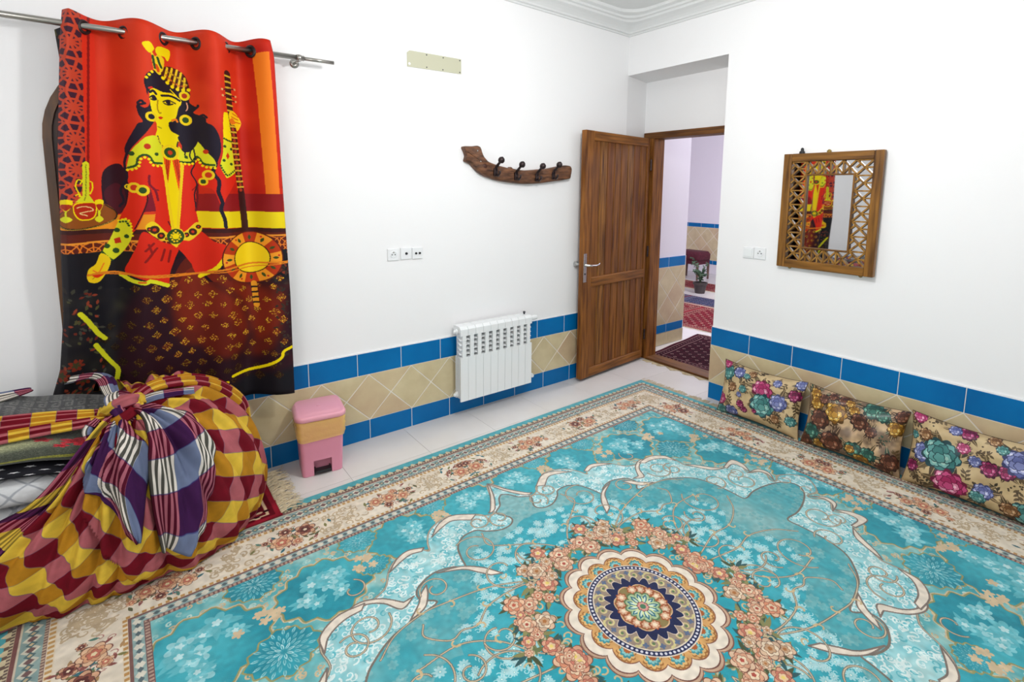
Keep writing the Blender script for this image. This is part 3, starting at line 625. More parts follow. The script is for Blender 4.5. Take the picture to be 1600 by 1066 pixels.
('J','f2d800',10.4,[20,1670,57,1681,70,1718,85,1727,100,1720,112,1694,146,1693]),
('K','2a4a1c',6.9,[223,1717,266,1716,292,1743,314,1710,354,1704]),
('J','f2d800',10.4,[225,1709,270,1708,294,1731,311,1699,356,1691]),
('S','1c1526',0,[235,1841,297,1829,280,1782,254,1764,237,1791,220,1829]),
('K','1c1526',5.2,[250,1775,244,1752,253,1735]),
('K','1c1526',5.2,[269,1776,263,1747,271,1725]),
('K','1c1526',5.2,[280,1782,283,1748,279,1714]),
('K','1c1526',5.2,[138,1828,143,1801,157,1780]),
('J','ecc81a',2.8,[137,1823,144,1799,157,1780]),
('K','1c1526',5.2,[219,1812,213,1789]),
('D','c03010',12.4,[97,1777]),
('D','2a4a1c',7.6,[129,1745]),
('D','2a4a1c',10.4,[39,1744]),
('D','c03010',10.4,[325,1768]),
('D','2a4a1c',6.9,[248,1741]),
('D','ecc81a',36.2,[183,1757]),
('J','f2d800',6.9,[185,1785,203,1775,207,1755,196,1735,179,1729,164,1737,160,1756,168,1775,183,1785]),
('D','2a4a1c',24.2,[183,1757]),
('D','c83818',10.4,[183,1757]),
('D','ecc81a',12.4,[16,1595]),
('D','2a4a1c',6.8,[16,1595]),
('D','ecc81a',24.2,[38,1591]),
('D','c83414',13.3,[38,1591]),
('D','ecc81a',25.5,[68,1579]),
('D','2a4a1c',14.0,[68,1579]),
('D','ecc81a',24.8,[329,1656]),
('D','c83414',13.7,[329,1656]),
('D','ecc81a',19.3,[308,1624]),
('D','2a4a1c',10.6,[308,1624]),
('S','ecc81a',0,[66,1407,85,1435,108,1429,146,1382,179,1381,217,1379,268,1424,285,1412,288,1382,243,1337,205,1339,148,1339,99,1364]),
('D','3a2010',19.0,[99,1398]),
('D','c83414',7.6,[99,1398]),
('D','3a2010',15.5,[122,1369]),
('D','c83414',6.2,[122,1369]),
('D','3a2010',17.2,[253,1378]),
('D','c83414',6.9,[253,1378]),
('D','3a2010',11.7,[226,1364]),
('D','c83414',4.7,[226,1364]),
('D','3a2010',10.4,[277,1403]),
('D','c83414',4.1,[277,1403]),
('D','3a2010',10.4,[81,1401]),
('D','c83414',4.1,[81,1401]),
('D','3a2010',6.9,[142,1353]),
('D','c83414',2.8,[142,1353]),
('P','ecc81a',0,[140,1362,165,1393,185,1405,208,1391,223,1358,194,1322,179,1305,161,1324]),
('D','2a4a1c',36.2,[180,1360]),
('J','ecc81a',8.3,[181,1386,201,1359,178,1334,159,1361,181,1386]),
('D','f2d800',14.5,[180,1360]),
('S','d9d820',0,[-25,1441,-2,1449,13,1424,17,1373,-12,1311,-64,1259,-95,1298,-67,1352,-42,1407]),
('J','f2d800',8.3,[-27,1441,3,1448,16,1424,18,1373]),
('J','2a4a1c',6.9,[-23,1434,-1,1437,8,1418]),
('D','2a4a1c',10.4,[-36,1397]),
('D','2a4a1c',9.0,[-3,1369]),
('D','2a4a1c',10.4,[-77,1325]),
('D','2a4a1c',12.4,[-46,1303]),
('P','c02c10',0,[-50,1357,-28,1365,-24,1340,-47,1335]),
('K','2a4a1c',6.2,[-98,1300,-82,1277,-64,1259]),
('S','f0c810',0,[-101,1294,-69,1264,-82,1215,-116,1164,-146,1167,-155,1190,-147,1227,-122,1249]),
('K','ee7a1a',4.1,[-133,1219,-115,1208,-94,1247]),
('K','c0900c',2.8,[-136,1182,-111,1205]),
('S','d82c0c',0,[-139,1201,-116,1205,-97,1197,-122,1184]),
('S','d9d820',0,[401,1873,421,1910,435,1829,446,1687,445,1669,407,1644,395,1656,378,1702,392,1767]),
('S','f2d800',0,[404,1948,415,1962,429,1957,433,1928,437,1829,401,1838]),
('J','2a4a1c',5.5,[401,1835,417,1828,435,1824]),
('J','2a4a1c',6.9,[379,1702,393,1673,408,1656,443,1681]),
('P','c83010',0,[414,1769,422,1751,412,1734,405,1752]),
('D','2a4a1c',6.9,[402,1797]),
('D','2a4a1c',6.9,[433,1787]),
('D','2a4a1c',6.9,[395,1729]),
('D','2a4a1c',6.9,[429,1713]),
('K','3a1512',27.6,[434,2150,437,2010,451,1877,464,1676,473,1576]),
('K','3a1512',32.8,[473,1576,483,1372]),
('B','d0ac2c',25.9,[435,2138,436,2111,437,2084,437,2056,438,2029,439,2001,440,1974]),
('B','d0ac2c',29.3,[448,1900,450,1873,452,1846,454,1819,456,1792,458,1765,460,1738,463,1710,465,1683,467,1655,469,1628,471,1600]),
('D','a83a20',8.3,[449,1886]),
('D','a83a20',8.3,[451,1859]),
('D','a83a20',8.3,[453,1832]),
('D','a83a20',8.3,[455,1805]),
('D','a83a20',8.3,[457,1778]),
('D','a83a20',8.3,[459,1750]),
('D','a83a20',8.3,[461,1723]),
('D','a83a20',8.3,[463,1696]),
('D','a83a20',8.3,[465,1668]),
('D','a83a20',8.3,[467,1640]),
('D','a83a20',8.3,[470,1613]),
('D','a83a20',8.3,[472,1585]),
('K','501818',4.8,[405,2070,430,2073]),
('D','d8a060',5.5,[405,2070]),
('K','501818',4.8,[470,2086,441,2080]),
('D','d8a060',5.5,[470,2086]),
('K','501818',4.8,[407,2041,429,2044]),
('D','d8a060',5.5,[407,2041]),
('K','501818',4.8,[473,2052,439,2049]),
('D','d8a060',5.5,[473,2052]),
('K','501818',4.8,[473,2027,443,2025]),
('D','d8a060',5.5,[473,2027]),
('S','f4cc10',0,[432,1963,456,1976,479,1956,494,1922,473,1882,460,1907,437,1911]),
('K','d06a10',3.5,[444,1947,480,1938]),
('K','d06a10',3.5,[450,1965,479,1953]),
('K','d06a10',3.5,[459,1925,491,1922]),
('S','e87818',0,[433,1928,449,1941,464,1919,440,1911]),
('W','c8400f',139.725,[500,1233]),
('K','e89a20',24.2,[510,1094,517,976]),
('B','2a1a10',24.2,[511,1074,513,1046,514,1018,516,990]),
('K','e0801c',5.5,[-151,1201,-57,1204,58,1178,207,1167,342,1181,495,1201,662,1209]),
('K','e0801c',3.5,[-151,1204,59,1184,341,1171,662,1202]),
('S','4a1c10',0,[166,2109,179,2139,198,2153,227,2153,256,2138,273,2110,278,2062,236,2057,200,2073]),
('K','ecc81a',6.9,[184,2101,196,2146]),
('K','ecc81a',6.9,[197,2086,216,2149]),
('K','ecc81a',6.9,[215,2071,236,2148]),
('K','ecc81a',6.9,[236,2065,252,2137]),
('K','ecc81a',6.9,[259,2062,266,2113]),
('J','d06a1c',7.6,[190,2111,205,2096,223,2085,244,2075,267,2078]),
('J','c8a020',6.9,[196,2129,225,2120,254,2103,271,2083]),
('J','f2d800',10.4,[113,2081,130,2104,148,2124]),
('J','f2d800',13.8,[161,2111,179,2092,203,2070,236,2057,278,2060]),
('S','f2d800',0,[107,2226,118,2236,136,2238,147,2222,148,2208,131,2190,116,2205]),
('S','f2d800',0,[153,2207,161,2225,181,2232,210,2229,211,2204,199,2176,186,2191,161,2189]),
('S','ecc81a',0,[137,2200,150,2181,164,2192,185,2178,178,2130,157,2107,141,2133]),
('K','2a4a1c',5.5,[142,2180,144,2155,148,2130]),
('K','2a4a1c',5.5,[160,2178,166,2154,172,2138]),
('S','d8500f',0,[149,2139,156,2148,165,2124,156,2114]),
('D','ecc81a',22.4,[259,2031]),
('J','f2d800',6.2,[260,2049,271,2032,258,2013,246,2029,260,2049]),
('D','b03414',11.7,[259,2031]),
('D','ecc81a',22.4,[120,1911]),
('J','f2d800',6.2,[121,1929,131,1912,119,1894,108,1910,121,1929]),
('D','1c1526',11.7,[120,1911]),
('D','ecc81a',25.9,[257,1917]),
('J','f2d800',6.2,[259,1938,272,1918,256,1896,243,1916,259,1938]),
('D','2a4a1c',13.5,[257,1917]),
('K','e8a080',4.8,[266,1999,269,1977,262,1961])]
# ---------------------------------------------------------------- materials
M_wall = mat('white_plaster', 'f4f4f5', .7, bump=.06, bscale=40, spec=.25); M_hallwall = mat('hall_plaster', 'ece8f0', .7, spec=.25)
M_ceil = mat('ceiling_paint', 'e2e4e4', .8, spec=.2); M_grout = mat('grout', 'e4e0d8', .8)
M_blue = mat('blue_glaze', '0064a4', .36, col2='0070b2', scale=3, spec=.22); M_beige = mat('beige_glaze', 'c4b38c', .33, col2='d6c8a2', scale=7, contrast=(.3,.7)); M_beige2 = mat('beige_glaze_warm', 'c2a888', .33, col2='d2c09a', scale=6, contrast=(.3,.7))
M_floor = mat('floor_tile_glaze', 'd6d3d0', .16, col2='dedcd9', scale=2, spec=.5)
def wood(name, a, b, axis, rough=.5, scale=3.0):
    st = [14, 14, 14]; st[axis] = 1.0; return mat(name, a, rough, col2=b, scale=scale, stretch=tuple(st), detail=7, contrast=(.3,.72), bump=.12, bscale=scale*2, spec=.3)
W_v = wood('walnut_upright', '50280a', 'a0662a', 2); W_h = wood('walnut_level', '56300c', 'a4692a', 0); W_y = wood('walnut_across', '4a2a12', '845628', 1)
M_dark = mat('dark_stained_wood', '2a0f08', .5, col2='48200f', scale=4, stretch=(10,10,1)); M_arch = mat('arch_wood', '4a2e14', .45, col2='6a4420', scale=4, stretch=(8,8,1.2))
M_chrome = mat('brushed_chrome', 'c8c8c6', .22, 1); M_steel = mat('satin_steel', 'a9a6a0', .28, 1); M_enamel = mat('white_enamel', 'eef1f2', .25, spec=.5, coat=.3); M_plastic = mat('white_plastic', 'eef0f2', .35)
M_black = mat('black_plastic', '16161a', .4); M_gray = mat('gray_hole', '3a3c42', .6); M_cream = mat('cream_plate', 'c2c1a8', .5); M_bronze = mat('dark_bronze', '2c2224', .35, .6, col2='3c3030', scale=30)
M_pink = mat('pink_plastic', 'd98aa0', .35, spec=.5, col2='dc90a6', scale=3); M_pinkl = mat('pink_lid_plastic', 'e8a2b2', .28, spec=.5)
M_bag = mat('thin_yellow_film', 'ffd468', .25, alpha=.52, bump=.8, bscale=40); M_fringe = mat('cotton_fringe', 'cfc2a4', .9, col2='b8a88a', scale=60)
M_mirror = mat('mirror_glass', 'd4d4d6', .02, 1)
# ---------------------------------------------------------------- room shell
A, B, XN = 3.072, 3.491, 3.8555                      # faces of tiled wall A (y), tiled wall B (x), door wall (x)
Z1, Z2, Z3 = .574, .430, .131
fl = part('floor', MB().box(-2.3, 9.2, -2.4, 7.2, -.1, -.0025), mat('floor_grout', 'c4c2be', .6), kind='structure')
tile_me = None
for i in range(-6, 8):
    for j in range(-5, 6):
        x0, y0 = .88+.4805*i, 2.694-.4805*(j+1)+.4805
        x0b, x1b, y0b, y1b = x0+.001, x0+.4795, y0-.4795, y0-.001
        if x1b < -2.2 or x0b > 3.98 or y0b > 3.06 or y1b < -2.3: continue
        if tile_me is None: src = tile_me = part('floor_tile', MB().box(-.23925, .23925, -.23925, .23925, -.004, 0), M_floor, fl, local=True); src.location = ((x0b+x1b)/2, (y0b+y1b)/2, 0)
        else: inst('floor_tile', src, fl, ((x0b+x1b)/2, (y0b+y1b)/2, 0))
wl = part('wall_left', MB().prism([(-2.3, A+.01, 0), (3.503, A+.01, 0), (XN, 3.165, 0), (3.98, 3.165, 0), (3.98, 3.215, 0), (-2.3, 3.215, 0)], (0, 0, 3.05)), M_wall, kind='structure')
wb = MB(); wb.box(B+.01, 3.98, -2.4, 2.1298, 0, 3.05); wb.box(B+.01, 3.98, 2.1298, 3.17, 2.6045, 3.05); wb.box(XN, 3.98, 2.1298, 3.17, 2.143, 2.6045)
wr = part('wall_right', wb, M_wall, kind='structure')
part('wall_rear', MB().box(-2.3, 3.98, -2.5, -2.4, 0, 3.05), M_wall, kind='structure')
part('wall_side', MB().box(-2.4, -2.3, -2.5, 3.215, 0, 3.05), M_wall, kind='structure')
part('ceiling', MB().box(-2.4, 3.98, -2.5, 3.215, 3.05, 3.15), M_ceil, kind='structure')
# moulded cornice: profile swept along both walls, its upper steps rounded in the corner
prof = [(0, 2.925), (.012, 2.925), (.016, 2.936), (.030, 2.940), (.034, 2.952), (.050, 2.966), (.075, 2.980), (.105, 2.990), (.112, 3.004), (.130, 3.008), (.136, 3.022), (.165, 3.030), (.172, 3.05)]
rows = []
for d, z in prof:
    r = max(.001, d*1.1-.01); xc, yc = B+.01-d, A+.01-d
    P = [(-2.3, yc)]+[(xc-r+r*math.sin(t), yc-r+r*math.cos(t)) for t in np.linspace(0, PI/2, 9)]+[(xc, -2.4)]
    rows.append([(x, y, z) for x, y in P])
part('trim_1', MB().grid(np.array(rows)), M_ceil, kind='structure', smooth=False)
# glazed dado tiles, each one its own piece
def dado(wall, axis, fixed, t0, t1, up0, low0, dia0, p, sgn, z=(0, Z3, Z2, Z1), rows_d=1, blue=M_blue, thick=.009, g=.003, clip=None):
    """tiles on a wall: axis 0 runs along x at y=fixed, axis 1 along y at x=fixed; sgn points into the room"""
    def put(poly, name, m):
        # bevelled plate: outline at the back, slightly smaller outline in front
        c = np.mean(poly, 0); f = thick*sgn
        bk = [(a, h) for a, h in poly]; fr = [(a+(c[0]-a)*.02, h+(c[1]-h)*.02) for a, h in poly]
        to3 = (lambda a, h, d: (a, fixed-d, h)) if axis == 0 else (lambda a, h, d: (fixed-d, a, h))
        n = len(poly); v = [to3(a, h, 0) for a, h in bk]+[to3(a, h, f*.75) for a, h in bk]+[to3(a, h, f) for a, h in fr]
        fc = [tuple(range(2*n, 3*n))]+[(k*n+i, k*n+(i+1) % n, (k+1)*n+(i+1) % n, (k+1)*n+i) for k in range(2) for i in range(n)]
        part(name, MB().add(v, fc), m, wall, local=True)
    def clipx(poly, lo, hi):
        for s, lim in ((1, lo), (-1, hi)):
            out = []
            for i in range(len(poly)):
                a, b = poly[i], poly[(i+1) % len(poly)]; da, db = s*(a[0]-lim), s*(b[0]-lim)
                if da >= 0: out.append(a)
                if (da > 0) != (db > 0) and abs(da-db) > 1e-9: t = da/(da-db); out.append((a[0]+(b[0]-a[0])*t, a[1]+(b[1]-a[1])*t))
            poly = out
            if len(poly) < 3: return None
        return poly
    def shrink(poly, g):
        c = np.mean(poly, 0); out = []
        for a, h in poly:
            v = np.array((a, h))-c; L = np.hypot(*v); out.append(tuple(c+v*(1-g*1.35/L)))
        return out
    d0, d1 = fixed-.0068*sgn, fixed+.001*sgn
    gm = MB().box(t0, t1-.002, min(d0, d1), max(d0, d1), z[0], z[3]-.002) if axis == 0 else MB().box(min(d0, d1), max(d0, d1), t0, t1-.002, z[0], z[3]-.002)
    part('grout', gm, M_grout, wall, local=True)
    n0 = int(math.floor((t0-dia0)/p))-2; n1 = int(math.ceil((t1-dia0)/p))+2
    for off, za, zb in ((up0, z[2], z[3]), (low0, z[0], z[1])):
        for k in range(n0, n1+1):
            k2 = off+p*(k+round((dia0-off)/p)); q = clipx([(k2, za+.0018), (k2+p-.0036, za+.0018), (k2+p-.0036, zb-.0018), (k2, zb-.0018)], t0, t1)
            if q and max(a for a, h in q)-min(a for a, h in q) > .01: put(q, 'blue_tile', blue)
    hgt = (z[2]-z[1])/rows_d
    for k in range(n0, n1+1):
        for r in range(rows_d):
            zc = z[1]+hgt*(r+.5); cx = dia0+p*k
            pcs = [[(cx-p/2, zc), (cx, zc-hgt/2), (cx+p/2, zc), (cx, zc+hgt/2)]]
            pcs += [[(cx, zc+hgt/2), (cx+p/2, zc), (cx+p, zc+hgt/2)]] if r == rows_d-1 else [[(cx, zc+hgt/2), (cx+p/2, zc), (cx+p, zc+hgt/2), (cx+p/2, zc+hgt)]]
            if r == 0: pcs.append([(cx, zc-hgt/2), (cx+p, zc-hgt/2), (cx+p/2, zc)])
            for q in pcs:
                q = clipx(q, t0, t1)
                if not q: continue
                q = shrink(q, g)
                if (max(a for a, h in q)-min(a for a, h in q)) > .012: put(q, 'beige_tile', M_beige if (k+r) % 3 else M_beige2)
dado(wl, 0, A+.009, -1.3, 3.485, .7794, 1.1374, 1.137, .2892, 1)
dado(wr, 1, B+.009, -.9, 2.1298+.008, 2.1380, 2.1380, 2.1380, .3084, 1)
part('trim_2', MB().box(-1.3, 3.485, A+.002, A+.012, Z1-.002, Z1+.006).box(B+.002, B+.012, -.9, 2.1298, Z1-.002, Z1+.006), M_wall, kind='structure')
R = np.random.default_rng(21); mo = [(3.835, y) for y in np.linspace(3.02, 2.15, 30)]+[(3.79+.022*math.sin(k*1.3)+R.uniform(-.012, .01)-(.05 if k > 22 else 0)*R.random(), y) for k, y in enumerate(np.linspace(2.15, 3.02, 30))]
part('sill_mortar', MB().prism([(x, y, 0) for x, y in mo], (0, 0, .004)), mat('rough_mortar', 'a4936e', .9, col2='c4b694', scale=30, bump=.6, bscale=60), fl, local=True)
# hall and far room behind the door
hw = part('wall_hall', MB().box(3.98, 4.69, 3.225, 7.2, 0, 3.05), M_hallwall, kind='structure')
dado(hw, 0, 3.224, 3.985, 4.688, 4.39, 4.39, 4.39, .2892, 1, z=(.135, .225, .83, .935), rows_d=2)
for k, x in enumerate((3.99, 4.20, 4.43)): part('beige_tile', MB().box(x, [4.195, 4.425, 4.686][k], 3.215, 3.224, .005, .13), M_beige, hw, local=True)
fw = part('wall_far', MB().box(9.06, 9.2, -.6, 7.2, 0, 3.05), M_hallwall, kind='structure')
dado(fw, 1, 9.059, 4.4, 7.1, 5.9, 5.9, 5.75, .30, 1, z=(.19, .27, .917, 1.0), rows_d=2)
part('wall_hall_end', MB().box(4.69, 9.2, 7.1, 7.2, 0, 3.05), M_hallwall, kind='structure'); part('wall_hall_near', MB().box(3.98, 9.2, -.6, -.5, 0, 3.05), M_hallwall, kind='structure')
part('ceiling_hall', MB().box(3.98, 9.2, -.6, 7.2, 3.05, 3.15), M_ceil, kind='structure')
part('floor_hall', MB().box(3.99, 9.06, -.5, 7.1, -.006, -.0005), M_floor, kind='structure')
# ---------------------------------------------------------------- door frame and door leaf
tf = thing('trim_3', None, None, (XN, 2.65, 0), kind='structure')
part('jamb', MB().box(XN-.02, 3.985, 3.03, 3.15, 0, 2.143), W_v, tf, bevel=.004); part('jamb', MB().box(XN-.02, 3.985, 2.14, 2.22, 0, 2.143), W_v, tf, bevel=.004)
part('head', MB().box(XN-.022, 3.985, 2.135, 3.155, 2.088, 2.146), W_y, tf, bevel=.004); part('sill', MB().box(XN-.03, 3.985, 2.135, 3.03, 0, .022), W_y, tf, bevel=.004)
dl = thing('door_1', 'brown plank door standing open against the white wall', None, (3.80, 3.065, 0), kind='structure')
HX, HY, LW = 3.80, 3.065, .908; ang = math.atan2(2.985-3.065, 2.895-3.80)
dl.rotation_euler = (0, 0, ang)   # local +x runs from the hinge to the free edge, local +y towards the room
LZ0, LZ1 = .022, 2.088
def dpart(name, x0, x1, y0, y1, z0, z1, m, bevel=.004, parent=dl): return part(name, MB().box(x0, x1, y0, y1, z0, z1), m, parent, bevel=bevel, local=True)
xs = np.linspace(.036, .799, 9)
for k in range(8): dpart('plank', xs[k]+.003, xs[k+1]-.003, -.022, .006, LZ0+.01, LZ1-.01, wood('plank_%d' % k, ['50280a', '5a300e', '4a260c', '603610'][k % 4], ['9a6226', '915a22', 'a46e2e', '8c5420'][(k*3) % 4], 2), .007)
dpart('stile', .80, LW, -.026, .022, LZ0, LZ1, W_v); dpart('stile', .0, .035, -.026, .014, LZ0, LZ1, W_v)
dpart('rail', .035, .80, -.02, .022, 2.012, LZ1, W_h, .008); dpart('rail', .035, .80, -.02, .022, .805, .888, W_h, .008); dpart('rail', .035, .80, -.02, .022, LZ0, .10, W_h, .008)
hp = part('handle_plate', MB().box(.868, .904, .022, .027, .855, 1.095), M_chrome, dl, bevel=.002, local=True)
hl = MB(); hl.lathe([(.014, 0), (.014, .012), (.009, .014), (.009, .045)], (.886, .026, 1.0), (0, 1, 0), 12)
hl.tube([(.890, .064, 1.0), (.85, .07, .997), (.80, .068, .992), (.76, .066, .999), (.745, .064, 1.008)], [.009, .009, .0075, .007, .006], 8)
part('lever', hl, M_chrome, hp, smooth=True, local=True)
part('keyhole', MB().lathe([(.008, 0), (.008, .003), (.003, .004)], (.886, .026, .925), (0, 1, 0), 12), M_black, hp, local=True)
kb = MB().lathe([(.022, 0), (.022, .004), (.010, .008), (.010, .03), (.022, .04), (.020, .06), (.008, .066)], (.886, -.026, 1.0), (0, -1, 0), 14); part('door_knob', kb, M_chrome, dl, smooth=True, local=True)
for z in (.25, 1.05, 1.85): part('hinge', MB().lathe([(.008, -.05), (.008, .05)], (-.01, .024, z), (0, 0, 1), 10), M_bronze, dl, local=True)
# ---------------------------------------------------------------- arched window behind the curtain
wn = thing('window_1', 'dark brown arched wooden window behind the printed curtain', None, (.20, A, .62), kind='structure')
def arch(hw_, h, n=24): return [(.20-hw_, .62)]+[(.20-hw_*math.cos(t), 1.80+h*math.sin(t)) for t in np.linspace(0, PI, n)]+[(.20+hw_, .62)]
o_, i_ = arch(.458, .432), arch(.428, .402); fm = MB(); n = len(o_)
v = [(x, A+.012, z) for x, z in o_]+[(x, A+.005, z) for x, z in i_]+[(x, A-.018, z) for x, z in o_]+[(x, A-.018, z) for x, z in i_]; f = []
for i in range(n-1): f += [(2*n+i, 2*n+i+1, 3*n+i+1, 3*n+i), (i, i+1, 2*n+i+1, 2*n+i), (n+i, 3*n+i, 3*n+i+1, n+i+1)]
fm.add(v, f); part('arch_frame', fm, M_arch, wn)
pn = MB().prism([(x, A+.005, z) for x, z in i_], (0, -.007, 0)); part('shutter', pn, M_dark, wn)
for x0, x1 in ((-.20, .185), (.215, .60)):
    fr = MB()
    for a0, a1, b0, b1 in ((x0, x1, .64, .70), (x0, x1, 1.15, 1.21), (x0, x1, 1.66, 1.72), (x0, x0+.05, .64, 1.80), (x1-.05, x1, .64, 1.80)): fr.box(a0, a1, A-.018, A-.001, b0, b1)
    part('shutter_frame', fr, M_arch, wn, bevel=.004)
# ---------------------------------------------------------------- the big carpet
TH = .017; MC = (1.46, 1.116); ct, st_ = math.cos(TH), math.sin(TH)
def carp(u, v, z=0): return (MC[0]+u*ct-v*st_, MC[1]+u*st_+v*ct, z)
M_carpet = tmat('carpet_pile', paint_carpet(), .85, 'MIRROR', bump=.35, bscale=420, spec=.15, sheen=.25)
cg = np.zeros((33, 27, 3)); cu = np.zeros((33, 27, 2))
for i in range(33):
    for j in range(27):
        u, v = -HU+2*HU*i/32, -HV+2*HV*j/26; cg[i, j] = carp(u, v, .0105 if abs(u) < HU-.001 and abs(v) < HV-.001 else .006); cu[i, j] = (u/HU, v/HV)
mb = MB().grid(cg, uv=cu); b0 = len(mb.v)
rim = [(i, 0) for i in range(33)]+[(32, j) for j in range(1, 27)]+[(i, 26) for i in range(31, -1, -1)]+[(0, j) for j in range(25, 0, -1)]
mb.v += [(*cg[i, j][:2], 0) for i, j in rim]; mb.uv += [tuple(cu[i, j]) for i, j in rim]; L = len(rim)
for k in range(L):
    (i, j), (i2, j2) = rim[k], rim[(k+1) % L]; mb.f.append((i*27+j, b0+k, b0+(k+1) % L, i2*27+j2))
carpet = thing('carpet', 'large turquoise Persian carpet with round flower medallion on the floor', 'carpet', (MC[0], MC[1], 0))
part('pile', mb, M_carpet, carpet)
R = np.random.default_rng(8)
for s in (1, -1):
    fr = MB()
    for k in range(230):
        v = -HV+2*HV*(k+.5)/230; 
        for q in range(2):
            l = R.uniform(.045, .075); a = R.uniform(-.5, .5); p0 = carp(s*(HU-.002), v+q*.005, .006); p1 = carp(s*(HU+l*.5), v+l*.5*math.sin(a), .005); p2 = carp(s*(HU+l), v+l*math.sin(a)+R.uniform(-.012, .012), .0025)
            fr.tube([p0, p1, p2], [.0016, .002, .0022], 4)
    part('fringe', fr, M_fringe, carpet, kind='stuff')
# ---------------------------------------------------------------- curtain rod
rod = thing('curtain_rod', 'long satin steel curtain rod above the arched window', 'curtain rod', (.2, 2.98, 2.28))
zr = lambda x: 2.277+.014*(x-.2)
part('tube', MB().tube([(-1.35, 2.98, zr(-1.35)), (.80, 2.98, zr(.80))], .0135, 16), M_steel, rod, smooth=True)
part('inner_tube', MB().tube([(.79, 2.98, zr(.79)), (.955, 2.98, zr(.955))], .0098, 16), M_steel, rod, smooth=True)
br = MB().tube([(.775, A+.01, zr(.775)-.012), (.775, 2.975, zr(.775)-.012)], .007, 10).lathe([(.024, 0), (.024, .004), (.012, .008)], (.775, A+.01, zr(.775)-.012), (0, -1, 0), 16).lathe([(.016, -.012), (.018, 0), (.016, .012)], (.775, 2.98, zr(.775)), (1, 0, 0), 16)
part('bracket', br, M_steel, rod, smooth=True); part('screw', MB().lathe([(.006, 0), (.0055, .006), (.002, .008)], (.775, 2.965, zr(.775)-.016), (0, -1, -.3), 10), M_chrome, rod)
br = MB().tube([(-.55, A+.01, zr(-.55)-.012), (-.55, 2.975, zr(-.55)-.012)], .007, 10).lathe([(.024, 0), (.024, .004), (.012, .008)], (-.55, A+.01, zr(-.55)-.012), (0, -1, 0), 16)
part('bracket', br, M_steel, rod, smooth=True)
# ---------------------------------------------------------------- curtain with a printed picture
curt = thing('curtain', 'red and yellow printed curtain with a seated lute player', 'curtain', (.25, 2.97, .5))
M_curt = tmat('printed_satin', paint_curtain(CURTAIN), .6, 'EXTEND', bump=.05, bscale=200, spec=.2)
RX = [-.085, .048, .188, .315, .437, .545]
ns, nt = 170, 70; G = np.zeros((ns, nt, 3)); UVc = np.zeros((ns, nt, 2))
def fold(x):      # +1 behind the rod, -1 in front, zero at each ring
    k = [-.20]+RX+[.665]; i = max(0, min(len(k)-2, int(np.searchsorted(k, x))-1)); t = (x-k[i])/(k[i+1]-k[i])
    return math.sin(PI*t)*(-1 if i % 2 == 0 else 1)
for i in range(ns):
    for j in range(nt):
        s, t = i/(ns-1), j/(nt-1); z1 = zr(.3)+.048; zb = .465+.015*math.sin(s*9); z = zb+(z1-zb)*t; h = 1-t
        xl = np.interp(h, [0, .06, .30, .70, .83, .93, 1], [-.150, -.165, -.205, -.245, -.275, -.33, -.355]); xr = np.interp(h, [0, .04, .35, .7, 1], [.628, .642, .652, .667, .664])
        x = xl+(xr-xl)*s; xt = -.15+.778*s
        A1 = .060*(1-.42*min(1, h*1.2)); y = 2.978-.012*h+A1*fold(xt)+.014*h*math.sin(xt*17+1)+.008*h*math.sin(xt*41+2*h)+.05*min(1, max(0, (h-.55)/.35))*min(1, max(0, (.56-xt)/.15))
        if s < .03: y += (.03-s)*2.0*(1-.5*h)
        z += .006*math.sin(xt*24)*t**8+.012*(xt-.2)*t
        G[i, j] = (x, y, z); UVc[i, j] = ((x-CX0)/CW, (z-CZ0)/CH)
cl = part('cloth', MB().grid(G, uv=UVc), M_curt, curt, smooth=True)
so = cl.modifiers.new('thickness', 'SOLIDIFY'); so.thickness = .0025; so.offset = 0
for k, x in enumerate(RX):
    sgn = 1 if k % 2 == 0 else -1; ax = Vector((1, -.9*sgn, 0)).normalized(); c = Vector((x, 2.979, zr(x)-.004)); a = ax.cross(Vector((0, 0, 1))).normalized(); up_ = Vector((0, 0, 1))
    P = np.zeros((25, 9, 3))
    for i in range(25):
        for j in range(9):
            p, q = 2*PI*i/24, 2*PI*j/8; rr = .024+.0075*math.cos(q); P[i, j] = c+(a*math.cos(p)+up_*math.sin(p))*rr+ax*.006*math.sin(q)
    part('grommet', MB().grid(P), M_bronze, curt, smooth=True)
bk = np.zeros((10, 16, 3)); bu = np.zeros((10, 16, 2))
for i in range(10):
    for j in range(16):
        s, t = i/9, j/15; bk[i, j] = (-.150-.034*s*(1-.9*t)-.012*t, 2.985+.05*s, 2.262-.30*t-.01*s); bu[i, j] = (.04*s+.13, .30-.1*t)
o = part('back_fold', MB().grid(bk, uv=bu), M_curt, curt, smooth=True)
